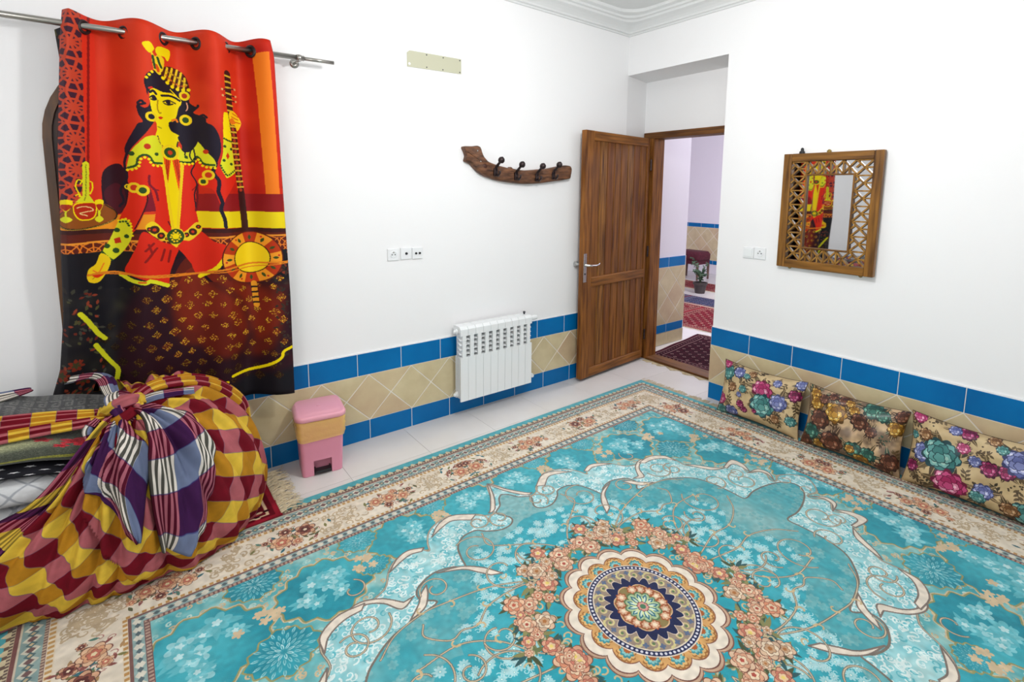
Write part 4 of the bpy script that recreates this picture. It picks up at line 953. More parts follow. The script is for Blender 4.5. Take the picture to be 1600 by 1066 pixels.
# ---------------------------------------------------------------- things on wall A
cp = thing('cover_plate', 'cream blank metal cover plate screwed high on the wall', 'cover plate', (1.63, A+.01, 2.41))
part('plate', MB().prism([(1.437, A+.01, 2.447), (1.455, A+.01, 2.462), (1.826, A+.01, 2.468), (1.826, A+.01, 2.371), (1.437, A+.01, 2.362)], (0, -.004, 0)), M_cream, cp, bevel=.0015)
for x, z in ((1.571, 2.453), (1.69, 2.455), (1.814, 2.457), (1.571, 2.377), (1.687, 2.379), (1.814, 2.381)): part('screw', MB().lathe([(.0045, 0), (.004, .002), (.001, .0025)], (x, A+.006, z), (0, -1, 0), 10), M_gray, cp)
part('screw_hole', MB().lathe([(.008, 0), (.008, .0015), (.002, .002)], (1.452, A+.006, 2.381), (0, -1, 0), 12), M_plastic, cp)
def socket(x, z, w, kind, label, wall='A'):
    def P(a, h, d): return (a, A+.01-d, h) if wall == 'A' else (B+.01-d, a, h)
    def bx(a0, a1, h0, h1, d0, d1):
        (x0, y0, z0), (x1, y1, z1) = P(a0, h0, d0), P(a1, h1, d1); return MB().box(min(x0, x1), max(x0, x1), min(y0, y1), max(y0, y1), min(z0, z1), max(z0, z1))
    ax = (0, -1, 0) if wall == 'A' else (-1, 0, 0); t = thing('wall_socket' if kind != 'blank' else 'light_switch', label, 'socket' if kind != 'blank' else 'switch', P(x, z, 0), 'wall sockets' if kind != 'blank' else None)
    part('frame', bx(x-w/2, x+w/2, z-w/2, z+w/2, 0, .009), M_plastic, t, bevel=.003)
    if kind == 'blank': part('rocker', bx(x-w*.36, x+w*.36, z-w*.36, z+w*.36, .009, .0125), M_enamel, t, bevel=.003)
    elif kind == 'power':
        r = w*.27; part('recess', MB().lathe([(r, 0), (r, .003), (r*.9, .004), (r*.86, .0015), (.002, .001)], P(x, z, .009), ax, 24), M_plastic, t)
        for s in (-1, 1): part('pin_hole', MB().lathe([(.0035, 0), (.0035, .003), (.001, .0032)], P(x+s*r*.5, z, .010), ax, 10), M_gray, t)
        part('earth_pin', bx(x-.004, x+.004, z+r*.6, z+r*.9, .009, .0145), M_steel, t)
    else:
        for s in ((0,) if kind == 'tv' else (-1, 1)): part('jack', MB().lathe([(.0085 if kind == 'tv' else .007, 0), (.0075, .006), (.002, .005)], P(x+s*.013, z, .009), ax, 14), M_black, t)
socket(1.318, 1.184, .077, 'power', 'white power socket, left of the three under the cover plate')
socket(1.406, 1.186, .076, 'tv', 'white aerial socket with one black jack between two others')
socket(1.486, 1.183, .075, 'data', 'white data socket with two black jacks, right of the three')
socket(1.880, 1.178, .080, 'blank', 'white light switch beside the doorway, left of the socket', 'B')
socket(1.793, 1.180, .083, 'power', 'white power socket between the light switch and the mirror', 'B')
# coat rack: a bent branch with four hooks
rk = thing('coat_rack', 'bent rustic branch coat rack with four dark hooks', 'coat rack', (2.3, A+.01, 1.76))
ol = [(1.825,1.893),(1.90,1.900),(1.953,1.904),(1.971,1.852),(1.996,1.823),(2.027,1.801),(2.103,1.781),(2.16,1.770),(2.205,1.762),(2.224,1.772),(2.25,1.760),(2.344,1.752),(2.42,1.757),(2.493,1.764),(2.57,1.772),(2.65,1.787),(2.743,1.804),(2.808,1.798),(2.806,1.74),(2.801,1.701),(2.76,1.692),(2.722,1.685),(2.65,1.677),(2.584,1.668),(2.48,1.656),(2.366,1.650),(2.26,1.654),(2.162,1.664),(2.10,1.672),(2.046,1.685),(1.998,1.70),(1.953,1.721),(1.916,1.75),(1.889,1.775),(1.852,1.790),(1.838,1.80),(1.846,1.83),(1.836,1.86)]
P2 = crom(ol, True, 3); n = len(P2); c = np.array([np.interp(p[0], [1.85, 1.92, 2.0, 2.2, 2.5, 2.8], [1.87, 1.81, 1.765, 1.715, 1.712, 1.745]) for p in P2])
v = []; R = np.random.default_rng(2)
for d, f in ((0, 1), (.022, 1), (.040, .93), (.047, .70), (.048, .25)):
    for (x, z), zc in zip(P2, c): v.append((x+(R.uniform(-.003, .003) if f < 1 else 0)-(.010*(1-f) if x > 2.7 else (-.012*(1-f) if x < 1.9 else 0)), A+.01-d+.006*math.sin(x*31)*(f < 1), zc+(z-zc)*f))
f = [(k*n+i, k*n+(i+1) % n, (k+1)*n+(i+1) % n, (k+1)*n+i) for k in range(4) for i in range(n)]+[tuple(range(4*n, 5*n))]
M_branch = mat('branch_bark', '2e180e', .55, col2='8a5a3a', scale=5, stretch=(2.5, 12, 12), detail=8, contrast=(.28,.75), bump=.5, bscale=22)
part('branch', MB().add(v, f), M_branch, rk, smooth=True)
part('knot_hole', MB().lathe([(.020, 0), (.018, .006), (.008, .009)], (1.985, A-.036, 1.765), (0, -1, 0), 12), M_dark, rk, smooth=True)
for x, z in ((2.075, 1.745), (2.258, 1.722), (2.452, 1.718), (2.616, 1.735)):
    h = MB().tube([(x, A-.030, z-.01), (x, A-.046, z-.03), (x, A-.075, z-.042), (x, A-.092, z-.025), (x, A-.094, z-.008)], [.010, .009, .008, .007, .010], 8)
    hk = part('hook', h, M_bronze, rk, smooth=True)
    part('hook_arm', MB().tube([(x, A-.036, z-.015), (x, A-.05, z+.02), (x, A-.085, z+.045), (x, A-.104, z+.062)], [.011, .010, .009, .010], 8).lathe([(.004, -.024), (.020, -.015), (.024, 0), (.019, .015), (.004, .025)], (x+.004, A-.107, z+.066), (.1, -.6, 1), 12), M_bronze, hk, smooth=True)
    part('base', MB().box(x-.016, x+.016, A-.050, A-.030, z-.045, z+.012), M_bronze, hk, bevel=.004)
for x, z in ((1.93, 1.87), (1.955, 1.80), (2.765, 1.752)): part('screw', MB().lathe([(.007, 0), (.006, .003), (.002, .004)], (x, A-.034, z), (0, -1, 0), 10), M_chrome, rk)
# ---------------------------------------------------------------- radiator
rd = thing('radiator', 'white aluminium panel radiator of ten sections on the tiled wall', 'radiator', (2.05, A, .13))
yf, yb, rx0, rw = 2.952, A-.022, 1.735, .0626
def rsec():
    m = MB(); h = rw/2-.0011
    m.box(-h, h, yf, yf+.012, .0, .318); m.box(-h, h, yf, yf+.012, .470, .490)
    pr = [(-h, yf, .490), (-h, yf, .515), (-h, yf+.018, .534), (-h, yb, .534), (-h, yb, .500), (-h, yf+.03, .49)]; m.prism(pr, (2*h, 0, 0))
    m.box(-.0145, .0145, yf, yf+.012, .318, .470); m.box(-.006, .006, yf+.012, yb, .0, .50)
    for k in range(4): m.box(-h, h, yf+.022+.016*k, yf+.026+.016*k, .03, .32)
    for k in range(4):
        z = .335+.034*k; m.prism([(-h, yf+.008, z), (-h, yf+.012, z+.002), (-h, yf+.05, z+.020), (-h, yf+.05, z+.017)], (2*h, 0, 0))
    m.lathe([(.022, -h), (.022, h)], (0, yf+.055, .04), (1, 0, 0), 12).lathe([(.022, -h), (.022, h)], (0, yf+.055, .495), (1, 0, 0), 12)
    return m
src = None
for k in range(10):
    loc = (rx0+rw*(k+.5)-2.05, -A, .130-.13)
    if src is None: src = part('section', rsec(), M_enamel, rd, local=True); src.location = loc
    else: inst('section', src, rd, loc)
x1 = rx0+10*rw
for z in (.170, .625): part('end_plug', MB().lathe([(.020, 0), (.020, .008), (.012, .010), (.012, .022), (.008, .024)], (rx0, yf+.055, z), (-1, 0, 0), 14), M_enamel, rd, smooth=False)
vl = MB().lathe([(.010, 0), (.010, .03), (.017, .032), (.019, .06), (.017, .085), (.010, .088)], (x1, yf+.055, .625), (1, 0, 0), 14); part('valve_knob', vl, M_enamel, rd)
part('air_vent', MB().lathe([(.007, 0), (.007, .018), (.010, .019), (.010, .03)], (x1-.03, yf+.06, .655), (0, 0, 1), 10), M_gray, rd)
part('pipe_fitting', MB().tube([(x1, yf+.055, .170), (x1+.03, yf+.055, .170), (x1+.034, A+.002, .165)], .010, 10).lathe([(.016, 0), (.018, .012), (.012, .024)], (x1+.034, yf+.05, .168), (0, -1, 0), 14), M_enamel, rd)
for x in (rx0+.09, x1-.09): part('wall_bracket', MB().box(x-.012, x+.012, yb-.004, A+.008, .55, .60), M_enamel, rd)
# ---------------------------------------------------------------- pedal bin
bn = thing('pedal_bin', 'pink plastic pedal bin with a thin yellow liner bag', 'bin', (.785, 2.925, 0)); bn.rotation_euler = (0, 0, math.atan2(2.828-2.864, .879-.667)*.85)
def rrect(w, d, r, n=5):
    P = []
    for cx, cy, a0 in ((w/2-r, -d/2+r, -PI/2), (w/2-r, d/2-r, 0), (-w/2+r, d/2-r, PI/2), (-w/2+r, -d/2+r, PI)):
        P += [(cx+r*math.cos(a0+PI/2*k/n), cy+r*math.sin(a0+PI/2*k/n)) for k in range(n+1)]
    return P
def loft(levels, caps=(True, True)):
    m = MB(); n = len(levels[0][0])
    for P, z in levels: m.v += [(x, y, z if not callable(z) else z(x, y)) for x, y in P]
    for k in range(len(levels)-1): m.f += [(k*n+i, k*n+(i+1) % n, (k+1)*n+(i+1) % n, (k+1)*n+i) for i in range(n)]
    if caps[0]: m.f.append(tuple(range(n))[::-1])
    if caps[1]: m.f.append(tuple(range((len(levels)-1)*n, len(levels)*n)))
    return m
bw, bd = .212, .185
body = loft([(rrect(bw+.024*h/.3, bd+.02*h/.3, .022), h) for h in (0, .08, .16, .24, .325)])
bo = part('body', body, M_pink, bn, local=True, smooth=False, bevel=.003)
part('pedal_recess', MB().box(-.048, .048, -bd/2-.005, -bd/2+.03, .002, .088), mat('pink_shadowed_recess', 'c27c90', .5), bn, local=True, bevel=.004) if False else None
cut = bpy.data.objects.new('cut', mesh('cut', MB().box(-.047, .047, -bd/2-.03, -bd/2+.045, -.02, .088), None)); bm_ = bo.modifiers.new('notch', 'BOOLEAN'); bm_.operation = 'DIFFERENCE'; bm_.solver = 'EXACT'
link(cut); cut.parent = bn; bm_.object = cut; bpy.context.view_layer.update()
dg = bpy.context.evaluated_depsgraph_get(); me2 = bpy.data.meshes.new_from_object(bo.evaluated_get(dg)); bo.modifiers.clear(); bo.data = me2; bpy.data.objects.remove(cut)
part('pedal', MB().box(-.040, .040, -bd/2-.012, -bd/2+.03, .018, .030).box(-.036, .036, -bd/2-.010, -bd/2-.002, .012, .018).box(-.042, -.036, -bd/2+.0, -bd/2+.04, .004, .034).box(.036, .042, -bd/2, -bd/2+.04, .004, .034), M_black, bn, local=True, bevel=.002)
def bagz(z0, amp, ph): return lambda x, y: z0+amp*math.sin(math.atan2(y, x)*5+ph)+.010*(y < 0)*(x/.12)
bg = loft([(rrect(bw+.032, bd+.028, .026), .330), (rrect(bw+.048, bd+.044, .03), .316), (rrect(bw+.040, bd+.036, .03), lambda x, y: .298+.006*math.sin(x*60+y*30)), (rrect(bw+.047, bd+.043, .03), lambda x, y: .280+.008*math.sin(x*45+2)), (rrect(bw+.039, bd+.035, .03), lambda x, y: .262+.008*math.sin(x*70+1)), (rrect(bw+.046, bd+.042, .03), lambda x, y: .244+.006*math.sin(x*80)), (rrect(bw+.036, bd+.032, .028), bagz(.222, .008, 1)), (rrect(bw+.034, bd+.030, .028), bagz(.214, .010, 2))], (False, False))
part('liner_bag', bg, M_bag, bn, local=True, smooth=True)
lid = loft([(rrect(bw+.046, bd+.042, .045, 8), .326), (rrect(bw+.056, bd+.052, .05, 8), .331), (rrect(bw+.056, bd+.052, .05, 8), .346), (rrect(bw+.048, bd+.044, .046, 8), .356), (rrect(bw+.022, bd+.020, .034, 8), lambda x, y: .366+.010*(y/.1)), (rrect(bw+.016, bd+.014, .031, 8), lambda x, y: .3655+.010*(y/.1)), (rrect(bw-.02, bd-.02, .02, 8), lambda x, y: .3705+.010*(y/.1))])
ld = part('lid', lid, M_pinkl, bn, local=True, smooth=True); part('lid_button', MB().lathe([(.012, 0), (.011, .002), (.004, .003)], (0, 0, .3695), (0, 0, 1), 14), M_pinkl, ld, local=True)
# ---------------------------------------------------------------- mirror with pierced wooden frame
mr = thing('mirror', 'small wall mirror in a pierced geometric walnut frame', 'mirror', (B+.003, 1.366, 1.488)); mr.rotation_euler = (0, 0, math.radians(-1.2))
def mw(name, s0, s1, h0, h1, d0, d1, m, bevel=.004): return part(name, MB().box(-d1, -d0, s0, s1, h0, h1), m, mr, local=True, bevel=bevel)
Wm, Hm, fw_ = .292, .376, .052
W_mv = wood('mirror_wood_upright', '4a2c0e', '9a6a2c', 2, .4); W_mh = wood('mirror_wood_across', '4a2c0e', '9a6a2c', 1, .4)
mw('backing', -Wm+.02, Wm-.02, -Hm+.02, Hm-.02, 0, .008, M_dark); mw('glass', -Wm+.03, Wm-.03, -Hm+.03, Hm-.03, .008, .011, M_mirror, 0)
mw('stile', -Wm, -Wm+fw_, -Hm, Hm, 0, .036, W_mv); mw('stile', Wm-fw_, Wm, -Hm, Hm, 0, .036, W_mv); mw('rail', -Wm+fw_, Wm-fw_, Hm-fw_, Hm, 0, .035, W_mh); mw('rail', -Wm+fw_, Wm-fw_, -Hm, -Hm+fw_, 0, .035, W_mh)
ws, hs, b_ = .146, .243, .010
for a in ((-ws, -ws+b_, -hs, hs), (ws-b_, ws, -hs, hs)): mw('inner_bead', *a, .011, .030, W_mv, .002)
for a in ((-ws+b_, ws-b_, hs-b_, hs), (-ws+b_, ws-b_, -hs, -hs+b_)): mw('inner_bead', *a, .011, .030, W_mh, .002)
def strip(m, p, q, w=.0088):     # a lattice bar between two points of the frame plane
    p, q = np.array(p), np.array(q); d = q-p; L = np.hypot(*d)
    if L < .004: return
    n_ = np.array((-d[1], d[0]))/L*w/2; P = [p-n_, p+n_, q+n_, q-n_]; m.prism([(-.012, a, b) for a, b in P], (-.014, 0, 0))
W_lat = wood('lattice_wood', '6a4416', 'b0823c', 2, .4)
def cellstar(cx, cy, w, h, alt):
    m = MB(); s, t = w/2, h/2
    pts = [((-s, -t), (s, t)), ((-s, t), (s, -t))]+([((-s, t*.95), (s, t*.95)), ((-s, 0), (0, 0)), ((s*.5, t*.5), (s, 0))] if h <= w*1.3 and alt >= 0 else [])
    if alt < 0: pts += [((s*.95, -t), (s*.95, t)), ((0, -t), (0, 0))]
    for p, q in pts: strip(m, (cx+p[0], cy+p[1]), (cx+q[0], cy+q[1]))
    return m
nv = 7; zs = np.linspace(-Hm+fw_, Hm-fw_, nv+1); lw = Wm-fw_-ws
for side in (-1, 1):
    for k in range(nv): part('lattice_star', cellstar(side*(ws+lw/2), (zs[k]+zs[k+1])/2, lw, zs[k+1]-zs[k], k % 2), W_lat, mr, local=True)
xs_ = np.linspace(-ws, ws, 5); lh = Hm-fw_-hs
for side in (-1, 1):
    for k in range(4): part('lattice_star', cellstar((xs_[k]+xs_[k+1])/2, side*(hs+lh/2), xs_[k+1]-xs_[k], lh, -1), W_lat, mr, local=True)
part('hanger', MB().lathe([(.018, 0), (.016, .018), (.010, .022), (.009, .036), (.004, .042)], (-.012, Wm-.105, Hm-.004), (0, 0, 1), 12), M_black, mr, local=True); part('hanger', MB().lathe([(.013, 0), (.013, .014), (.006, .022)], (-.012, .02, Hm-.004), (0, 0, 1), 12), mat('brass', 'a08a50', .35, 1), mr, local=True)
for s in (.21, -.22): part('foot_bracket', MB().lathe([(.012, 0), (.011, .010), (.004, .016)], (-.012, s, -Hm+.004), (0, 0, -1), 12), mat('brass_%d' % int(s*100+50), '8a7a50', .4, 1), mr, local=True)
# ---------------------------------------------------------------- cushions along wall B
LV = ['4a3a26','5c4a30','6e5c40','3c3426']
cm = [tmat('floral_satin', paint_cushion(1, 'bfa67c', 'd0b88c', FL1, LV, 30), .48, 'EXTEND', spec=.4, bump=.1, bscale=60), tmat('brown_floral_satin', paint_cushion(2, 'd0b088', '7a6450', FL2, ['2c4a3c','4a3422','5c4a2c'], 18), .36, 'EXTEND', spec=.5, bump=.1, bscale=60), tmat('peony_satin', paint_cushion(3, 'b89e74', 'c8b084', FL3, LV, 34), .48, 'EXTEND', spec=.4, bump=.1, bscale=60)]
def cushion(loc, w, h, th, lean, m, label, group, yaw=0, roll=0):
    t = thing('cushion', label, 'cushion', loc, group); n = 34
    for side in (1, -1):
        pass
    S = np.linspace(-1, 1, n); G = np.zeros((2, n, n, 3)); UVg = np.zeros((2, n, n, 2))
    for i, a in enumerate(S):
        for j, b in enumerate(S):
            x = a*w/2*(1-.075*(1-a*a*0)*(1-b*b)**1.0*abs(a)**3); z = b*h/2*(1-.11*(1-a*a)*abs(b)**3)
            q = max(0, (1-a**4)*(1-b**4)); e = q**.55*(1-.18*(a*a+b*b)/2)
            wr_ = .006*math.sin(a*9+b*4)*q+.005*math.sin(b*11-a*6+1)*q
            for s in (0, 1): G[s, i, j] = (x, (-1 if s == 0 else 1)*(th/2*e+.001)+wr_*(1 if s == 0 else .3), z+h/2*.93); UVg[s, i, j] = ((a+1)/2, (b+1)/2)
    mb = MB().grid(G[0], uv=UVg[0]); mb.grid(G[1][::-1], uv=UVg[1][::-1])
    part('cover', mb, m, t, local=True, smooth=True)
    sm = MB(); ring_ = [tuple(G[0, i, 0]) for i in range(n)]+[tuple(G[0, n-1, j]) for j in range(1, n)]+[tuple(G[0, i, n-1]) for i in range(n-2, -1, -1)]+[tuple(G[0, 0, j]) for j in range(n-2, 0, -1)]
    sm.tube([(p[0], 0, p[2]) for p in ring_+ring_[:1]], .0028, 6); part('seam', sm, M_seam, t, local=True)
    # local x along the wall (towards the camera side), local -y into the room
    t.rotation_euler = (Matrix.Rotation(-PI/2+yaw, 3, 'Z') @ Matrix.Rotation(-lean, 3, 'X') @ Matrix.Rotation(roll, 3, 'Y')).to_euler()
M_seam = mat('cushion_seam', '5a4630', .7)
cushion((3.333, 1.662, .0165), .588, .385, .15, .22, cm[0], 'beige cushion with a pink peony above teal flowers, beside the doorway', 'cushions along the right wall')
cushion((3.333, 1.080, .0165), .548, .385, .16, .22, cm[1], 'shiny brown and gold flowered cushion between two beige ones', 'cushions along the right wall')
cushion((3.333, .508, .0165), .585, .40, .15, .22, cm[2], 'beige cushion with purple and teal peonies, nearest the camera', 'cushions along the right wall')
# ---------------------------------------------------------------- small maroon rug under the bundle
M_rug = tmat('maroon_rug_wool', paint_rug('5a0c1a', ['8a1c2c', 'c8b090', '2a0a14'], 4), .9, bump=.3, bscale=300, spec=.1)
mrug = thing('small_rug', 'small maroon rug with a knotted pale fringe under the bedding bundle', 'rug', (-.3, 2.74, 0))
g = np.zeros((25, 9, 3)); u = np.zeros((25, 9, 2))
for i in range(25):
    for j in range(9):
        x = -1.3+1.80*i/24; y = 2.565+.44*j/8+.012*math.sin(i*.5); on = y < 2.66+.017*(x-1.4)+.0; g[i, j] = (x, y, .0165 if y < 2.68 else .006+.0105*max(0, (2.74-y)/.06)); u[i, j] = (i/24*1.0, j/8*.5)
rg = part('pile', MB().grid(g, uv=u), M_rug, mrug); so = rg.modifiers.new('thickness', 'SOLIDIFY'); so.thickness = .005; so.offset = -1
fr = MB(); R = np.random.default_rng(4)
for k in range(46):
    y = 2.57+.42*k/45
    for q in range(2):
        z0 = .018 if y < 2.69 else .009; a = R.uniform(-.9, .9); l = R.uniform(.07, .12)
        fr.tube([(.495, y, z0), (.495+l*.4, y+l*.3*math.sin(a), z0+.008), (.495+l*.8, y+l*.7*math.sin(a)+R.uniform(-.01, .01), z0+.002), (.495+l, y+l*math.sin(a)+R.uniform(-.025, .025), z0)], [.0022, .0028, .002, .0015], 4)
part('fringe', fr, M_fringe, mrug, kind='stuff')
# ---------------------------------------------------------------- folded bedding
def quilt(name, label, z0, z1, m, y0=2.515, y1=2.94, x0=-1.25, x1=.16, wav=.010, seed=0, sag=.10, nlobe=1, off=0, cat='bedding', uw=.5, uh=1.2):
    n, k = 44, 40; P = np.zeros((n, k+1, 3)); U = np.zeros((n, k+1, 2))
    for i in range(n):
        s = i/(n-1); x = x0+(x1-x0)*s; endf = (1-abs(2*s-1)**8)**.5 if 0 < s < 1 else .12; endf = max(endf, .12)
        zf = 1-sag*min(1, max(0, (x+.42)/.30)); bl = 1
        for j in range(k+1):
            t = 2*PI*j/k; e = .42; cx, cz = math.cos(t), math.sin(t); px = abs(cx)**e*(1 if cx > 0 else -1); pz = abs(cz)**(e+.25)*(1 if cz > 0 else -1)
            y = (y0+y1)/2+px*(y1-y0)/2*(.94+.06*endf); z = (z0+z1)/2+pz*(z1-z0)/2*endf-.002*pz
            if nlobe > 1: y += .014*abs(math.sin(PI*nlobe*(z-z0)/(z1-z0)))*(-1 if px < 0 else 1)-.007*(-1 if px < 0 else 1)
            z += (.010*math.sin(x*9+1)+.006*math.sin(x*23+y*11))*min(1, max(0, z)*2.4); y += wav*.6*math.sin(x*7+seed*3)*(1 if px < 0 else 0)
            P[i, j] = (x, y+off, z*zf); U[i, j] = ((x+1.3)/uw, t/(2*PI)*1.2/uh)
    mb = MB().grid(P, uv=U); mb.f += [tuple(range(k)), tuple(range((n-1)*(k+1), (n-1)*(k+1)+k))[::-1]]
    o = part(name, mb, m, None, smooth=True); tag(o, label, cat); return o
M_qw = mat('white_quilted_cotton', 'd6d8da', .8, col2='c2c6ca', scale=4, bump=.6, bscale=26); M_star = None
def paint_star():
    cv = Canvas(.4, 1.2, 0, 0, 300, '15151c')
    for i in range(5):
        for j in range(15):
            x, y = .04+.08*i+(.04 if j % 2 else 0), .04+.08*j; t = np.arange(10)*PI/5+PI/2; r = np.where(np.arange(10) % 2 == 0, .019, .008); cv.poly(np.stack([x+r*np.cos(t), y+r*np.sin(t)], 1), 'd8d8d8')
    return cv.a
def paint_quiltline():
    cv = Canvas(.5, 1.2, 0, 0, 300, 'd9dbdd'); 
    for k in range(-6, 12):
        for s in (1, -1): cv.stroke([(.1*k, 0), (.1*k+s*.6, 1.2)], .004, 'a9adb4', smooth=False)
    return cv.a*(.95+.08*noise2(cv.H, cv.W, 60, 3, 2))[..., None]
def paint_key(bg, ln, seed, flower=False):
    cv = Canvas(1.4, 1.2, -1.3, 0, 360, bg); R = np.random.default_rng(seed)
    n = noise2(cv.H, cv.W, 5, seed, 3); cv.a[:] = lerp3(bg, ln if flower else bg, np.clip((n-.4)*3, 0, 1))
    for i in range(36):
        for j in range(30):
            x, y = -1.3+.04*i, .04*j; cv.stroke([(x, y), (x+.028, y), (x+.028, y+.028), (x+.010, y+.028), (x+.010, y+.014), (x+.019, y+.014)], .0042, '5c5c5a' if not flower else '484c40', smooth=False) if (not flower or n[min(cv.H-1, int(y*360)), min(cv.W-1, int((x+1.3)*360))] < .45) else None
    if flower:
        for x, y, r in ((-.21, .47, .05), (-.16, .50, .06), (-.30, .45, .03), (-.12, .44, .045), (.02, .42, .04), (-.25, .53, .025)): cv.petals(x, y, r, 5, 'b02a34', .5, x*30); cv.petals(x, y, r*.5, 5, '8a1420', .6, x*20)
        cv.poly([(-1.3, .70), (-.6, .675), (-.15, .60), (-.15, .63), (-.6, .70), (-1.3, .73)], '8a8a34')
    return cv.a*(.75+.5*R.random((cv.H, cv.W)).astype(np.float32))[..., None]
quilt('quilt', 'white quilted mattress at the bottom of the bedding bundle', .024, .420, tmat('white_quilt_lower', paint_quiltline(), .85, bump=.3, bscale=40), nlobe=2, wav=.012, seed=1, cat='quilt')
quilt('quilt', 'thin white quilt just under the starry black blanket', .421, .545, tmat('white_quilt_upper', paint_quiltline(), .85, bump=.3, bscale=40), wav=.010, seed=2, y0=2.51, cat='quilt')
quilt('blanket', 'black blanket edge printed with small white stars', .546, .590, tmat('starry_cotton', paint_star(), .85), wav=.009, seed=2.2, y0=2.505, cat='blanket', uw=.4)
quilt('blanket', 'grey green fleece blanket with red flowers under the knot', .591, .703, tmat('green_fleece', paint_key('4c5044', '9a9c78', 6, True), .95, bump=.4, bscale=200, sheen=.3), wav=.010, seed=3, y0=2.50, y1=2.93, cat='blanket', uw=1.4)
quilt('blanket', 'dark grey blanket with key pattern on top of the bundle', .704, .742, tmat('grey_fleece', paint_key('343638', '343638', 5), .95, bump=.4, bscale=200, sheen=.2), wav=.008, seed=5, y0=2.66, y1=2.945, cat='blanket', uw=1.4)
# ---------------------------------------------------------------- big plaid cloth tied round the bedding
wrap = thing('cloth_bundle', 'plaid yellow and maroon cloth knotted around a pile of bedding', 'cloth bundle', (0, 2.7, 0))
M_pl = tmat('plaid_cotton', paint_plaid(), .85, bump=.25, bscale=350, spec=.15); M_pl2 = tmat('striped_plaid_border', paint_plaid2(), .85, bump=.25, bscale=350, spec=.15)
K = (-.07, 2.60, .675)
KEY = [
 [K, (-.13,2.50,.655), (-.29,2.455,.475), (-.42,2.44,.42), (-.62,2.42,.33), (-.85,2.40,.01)],
 [K, (-.135,2.49,.63), (-.24,2.43,.45), (-.34,2.40,.30), (-.42,2.39,.15), (-.47,2.44,.012)],
 [K, (-.11,2.49,.63), (-.16,2.425,.48), (-.20,2.385,.25), (-.24,2.375,.10), (-.27,2.41,.012)],
 [K, (-.06,2.49,.64), (-.06,2.42,.50), (-.05,2.375,.25), (-.06,2.365,.10), (-.08,2.41,.012)],
 [K, (.0,2.50,.65), (.06,2.43,.50), (.12,2.38,.25), (.14,2.375,.10), (.15,2.42,.012)],
 [K, (.05,2.53,.665), (.16,2.46,.57), (.28,2.44,.33), (.32,2.455,.12), (.31,2.53,.012)],
 [K, (.08,2.60,.685), (.21,2.585,.635), (.37,2.60,.42), (.425,2.63,.18), (.41,2.68,.012)],
 [K, (.10,2.68,.695), (.23,2.72,.67), (.39,2.77,.47), (.46,2.80,.2), (.46,2.84,.012)],
 [K, (.08,2.76,.705), (.17,2.85,.70), (.34,2.91,.50), (.44,2.93,.2), (.45,2.95,.012)],
 [K, (.02,2.75,.70), (.05,2.88,.705), (.12,2.965,.60), (.18,2.985,.3), (.2,2.99,.012)],
 [K, (-.05,2.70,.69), (-.07,2.85,.705), (-.09,2.95,.66), (-.10,2.99,.3), (-.1,2.99,.012)]]
KEY = np.array(KEY, float)
def cr_eval(C, t):      # Catmull-Rom through rows of C at parameter t in [0, len-1]
    n = len(C); i = min(int(t), n-2); f = t-i; a = C[max(i-1, 0)] if i > 0 else 2*C[0]-C[1]; b, c = C[i], C[i+1]; d = C[i+2] if i+2 < n else 2*C[-1]-C[-2]
    return .5*(2*b+(c-a)*f+(2*a-5*b+4*c-d)*f*f+(3*b-a-3*c+d)*f**3)
def surf(ph, r):
    rows = np.array([cr_eval(KEY[k], r*(KEY.shape[1]-1)) for k in range(len(KEY))]) if False else None
    i = min(int(ph), len(KEY)-2); f = ph-i
    q = [cr_eval(KEY[k], r*(KEY.shape[1]-1)) for k in (max(i-1, 0), i, i+1, min(i+2, len(KEY)-1))]
    a, b, c, d = q; return .5*(2*b+(c-a)*f+(2*a-5*b+4*c-d)*f*f+(3*b-a-3*c+d)*f**3)
CRX, CRY = (.30, .42, .55, .68, .80, .95), (1.35, 1.75, 2.15, 2.55, 2.95, 3.35)      # the deep crease across the front
CEN = np.array((-.05, 2.72, .28))
def pleat(ph, r):
    e = min(1, r/.16); e2 = max(0, 1-r)**.35 if r < 1 else 0
    s = .015*math.sin(ph*6.3+1.2+1.5*r)+.009*math.sin(ph*14.1+.4-2*r)+.004*math.sin(ph*29+r*3)
    if ph < 3.2: s += .026*(abs(math.sin(ph*6.6+.9*r+.5))-.62)*min(1, (3.2-ph)*1.2)*min(1, r*2.2)
    cr = np.interp(r, CRX, CRY); dc = ph-cr
    if .28 < r < .97: s += (.020*max(0, 1-dc/.9) if dc > 0 else -.020*max(0, 1+dc/.35))*min(1, (r-.28)*6)*min(1, (.97-r)*12)
    if 1.2 < ph < 4.2: s += .010*math.sin(ph*9.5-3*r)*min(1, ph-1.2)*min(1, 4.2-ph)*min(1, r*2)
    if ph < 1.6: s += .010*math.sin(ph*22+1.5*r)*(1-ph/1.6)
    if ph > 6.2: s += .008*math.sin(ph*19-3*r)*min(1, ph-6.2)
    s += -.030*math.exp(-((ph-3.45-.3*(r-.6))/.10)**2)*min(1, max(0, (r-.45)*5))      # deep crease below the striped fold
    s += -.018*math.exp(-((ph-1.55)/.09)**2)*min(1, r*3)-.015*math.exp(-((ph-4.95)/.10)**2)*min(1, r*2)
    return s*e*(.35+.65*e2)
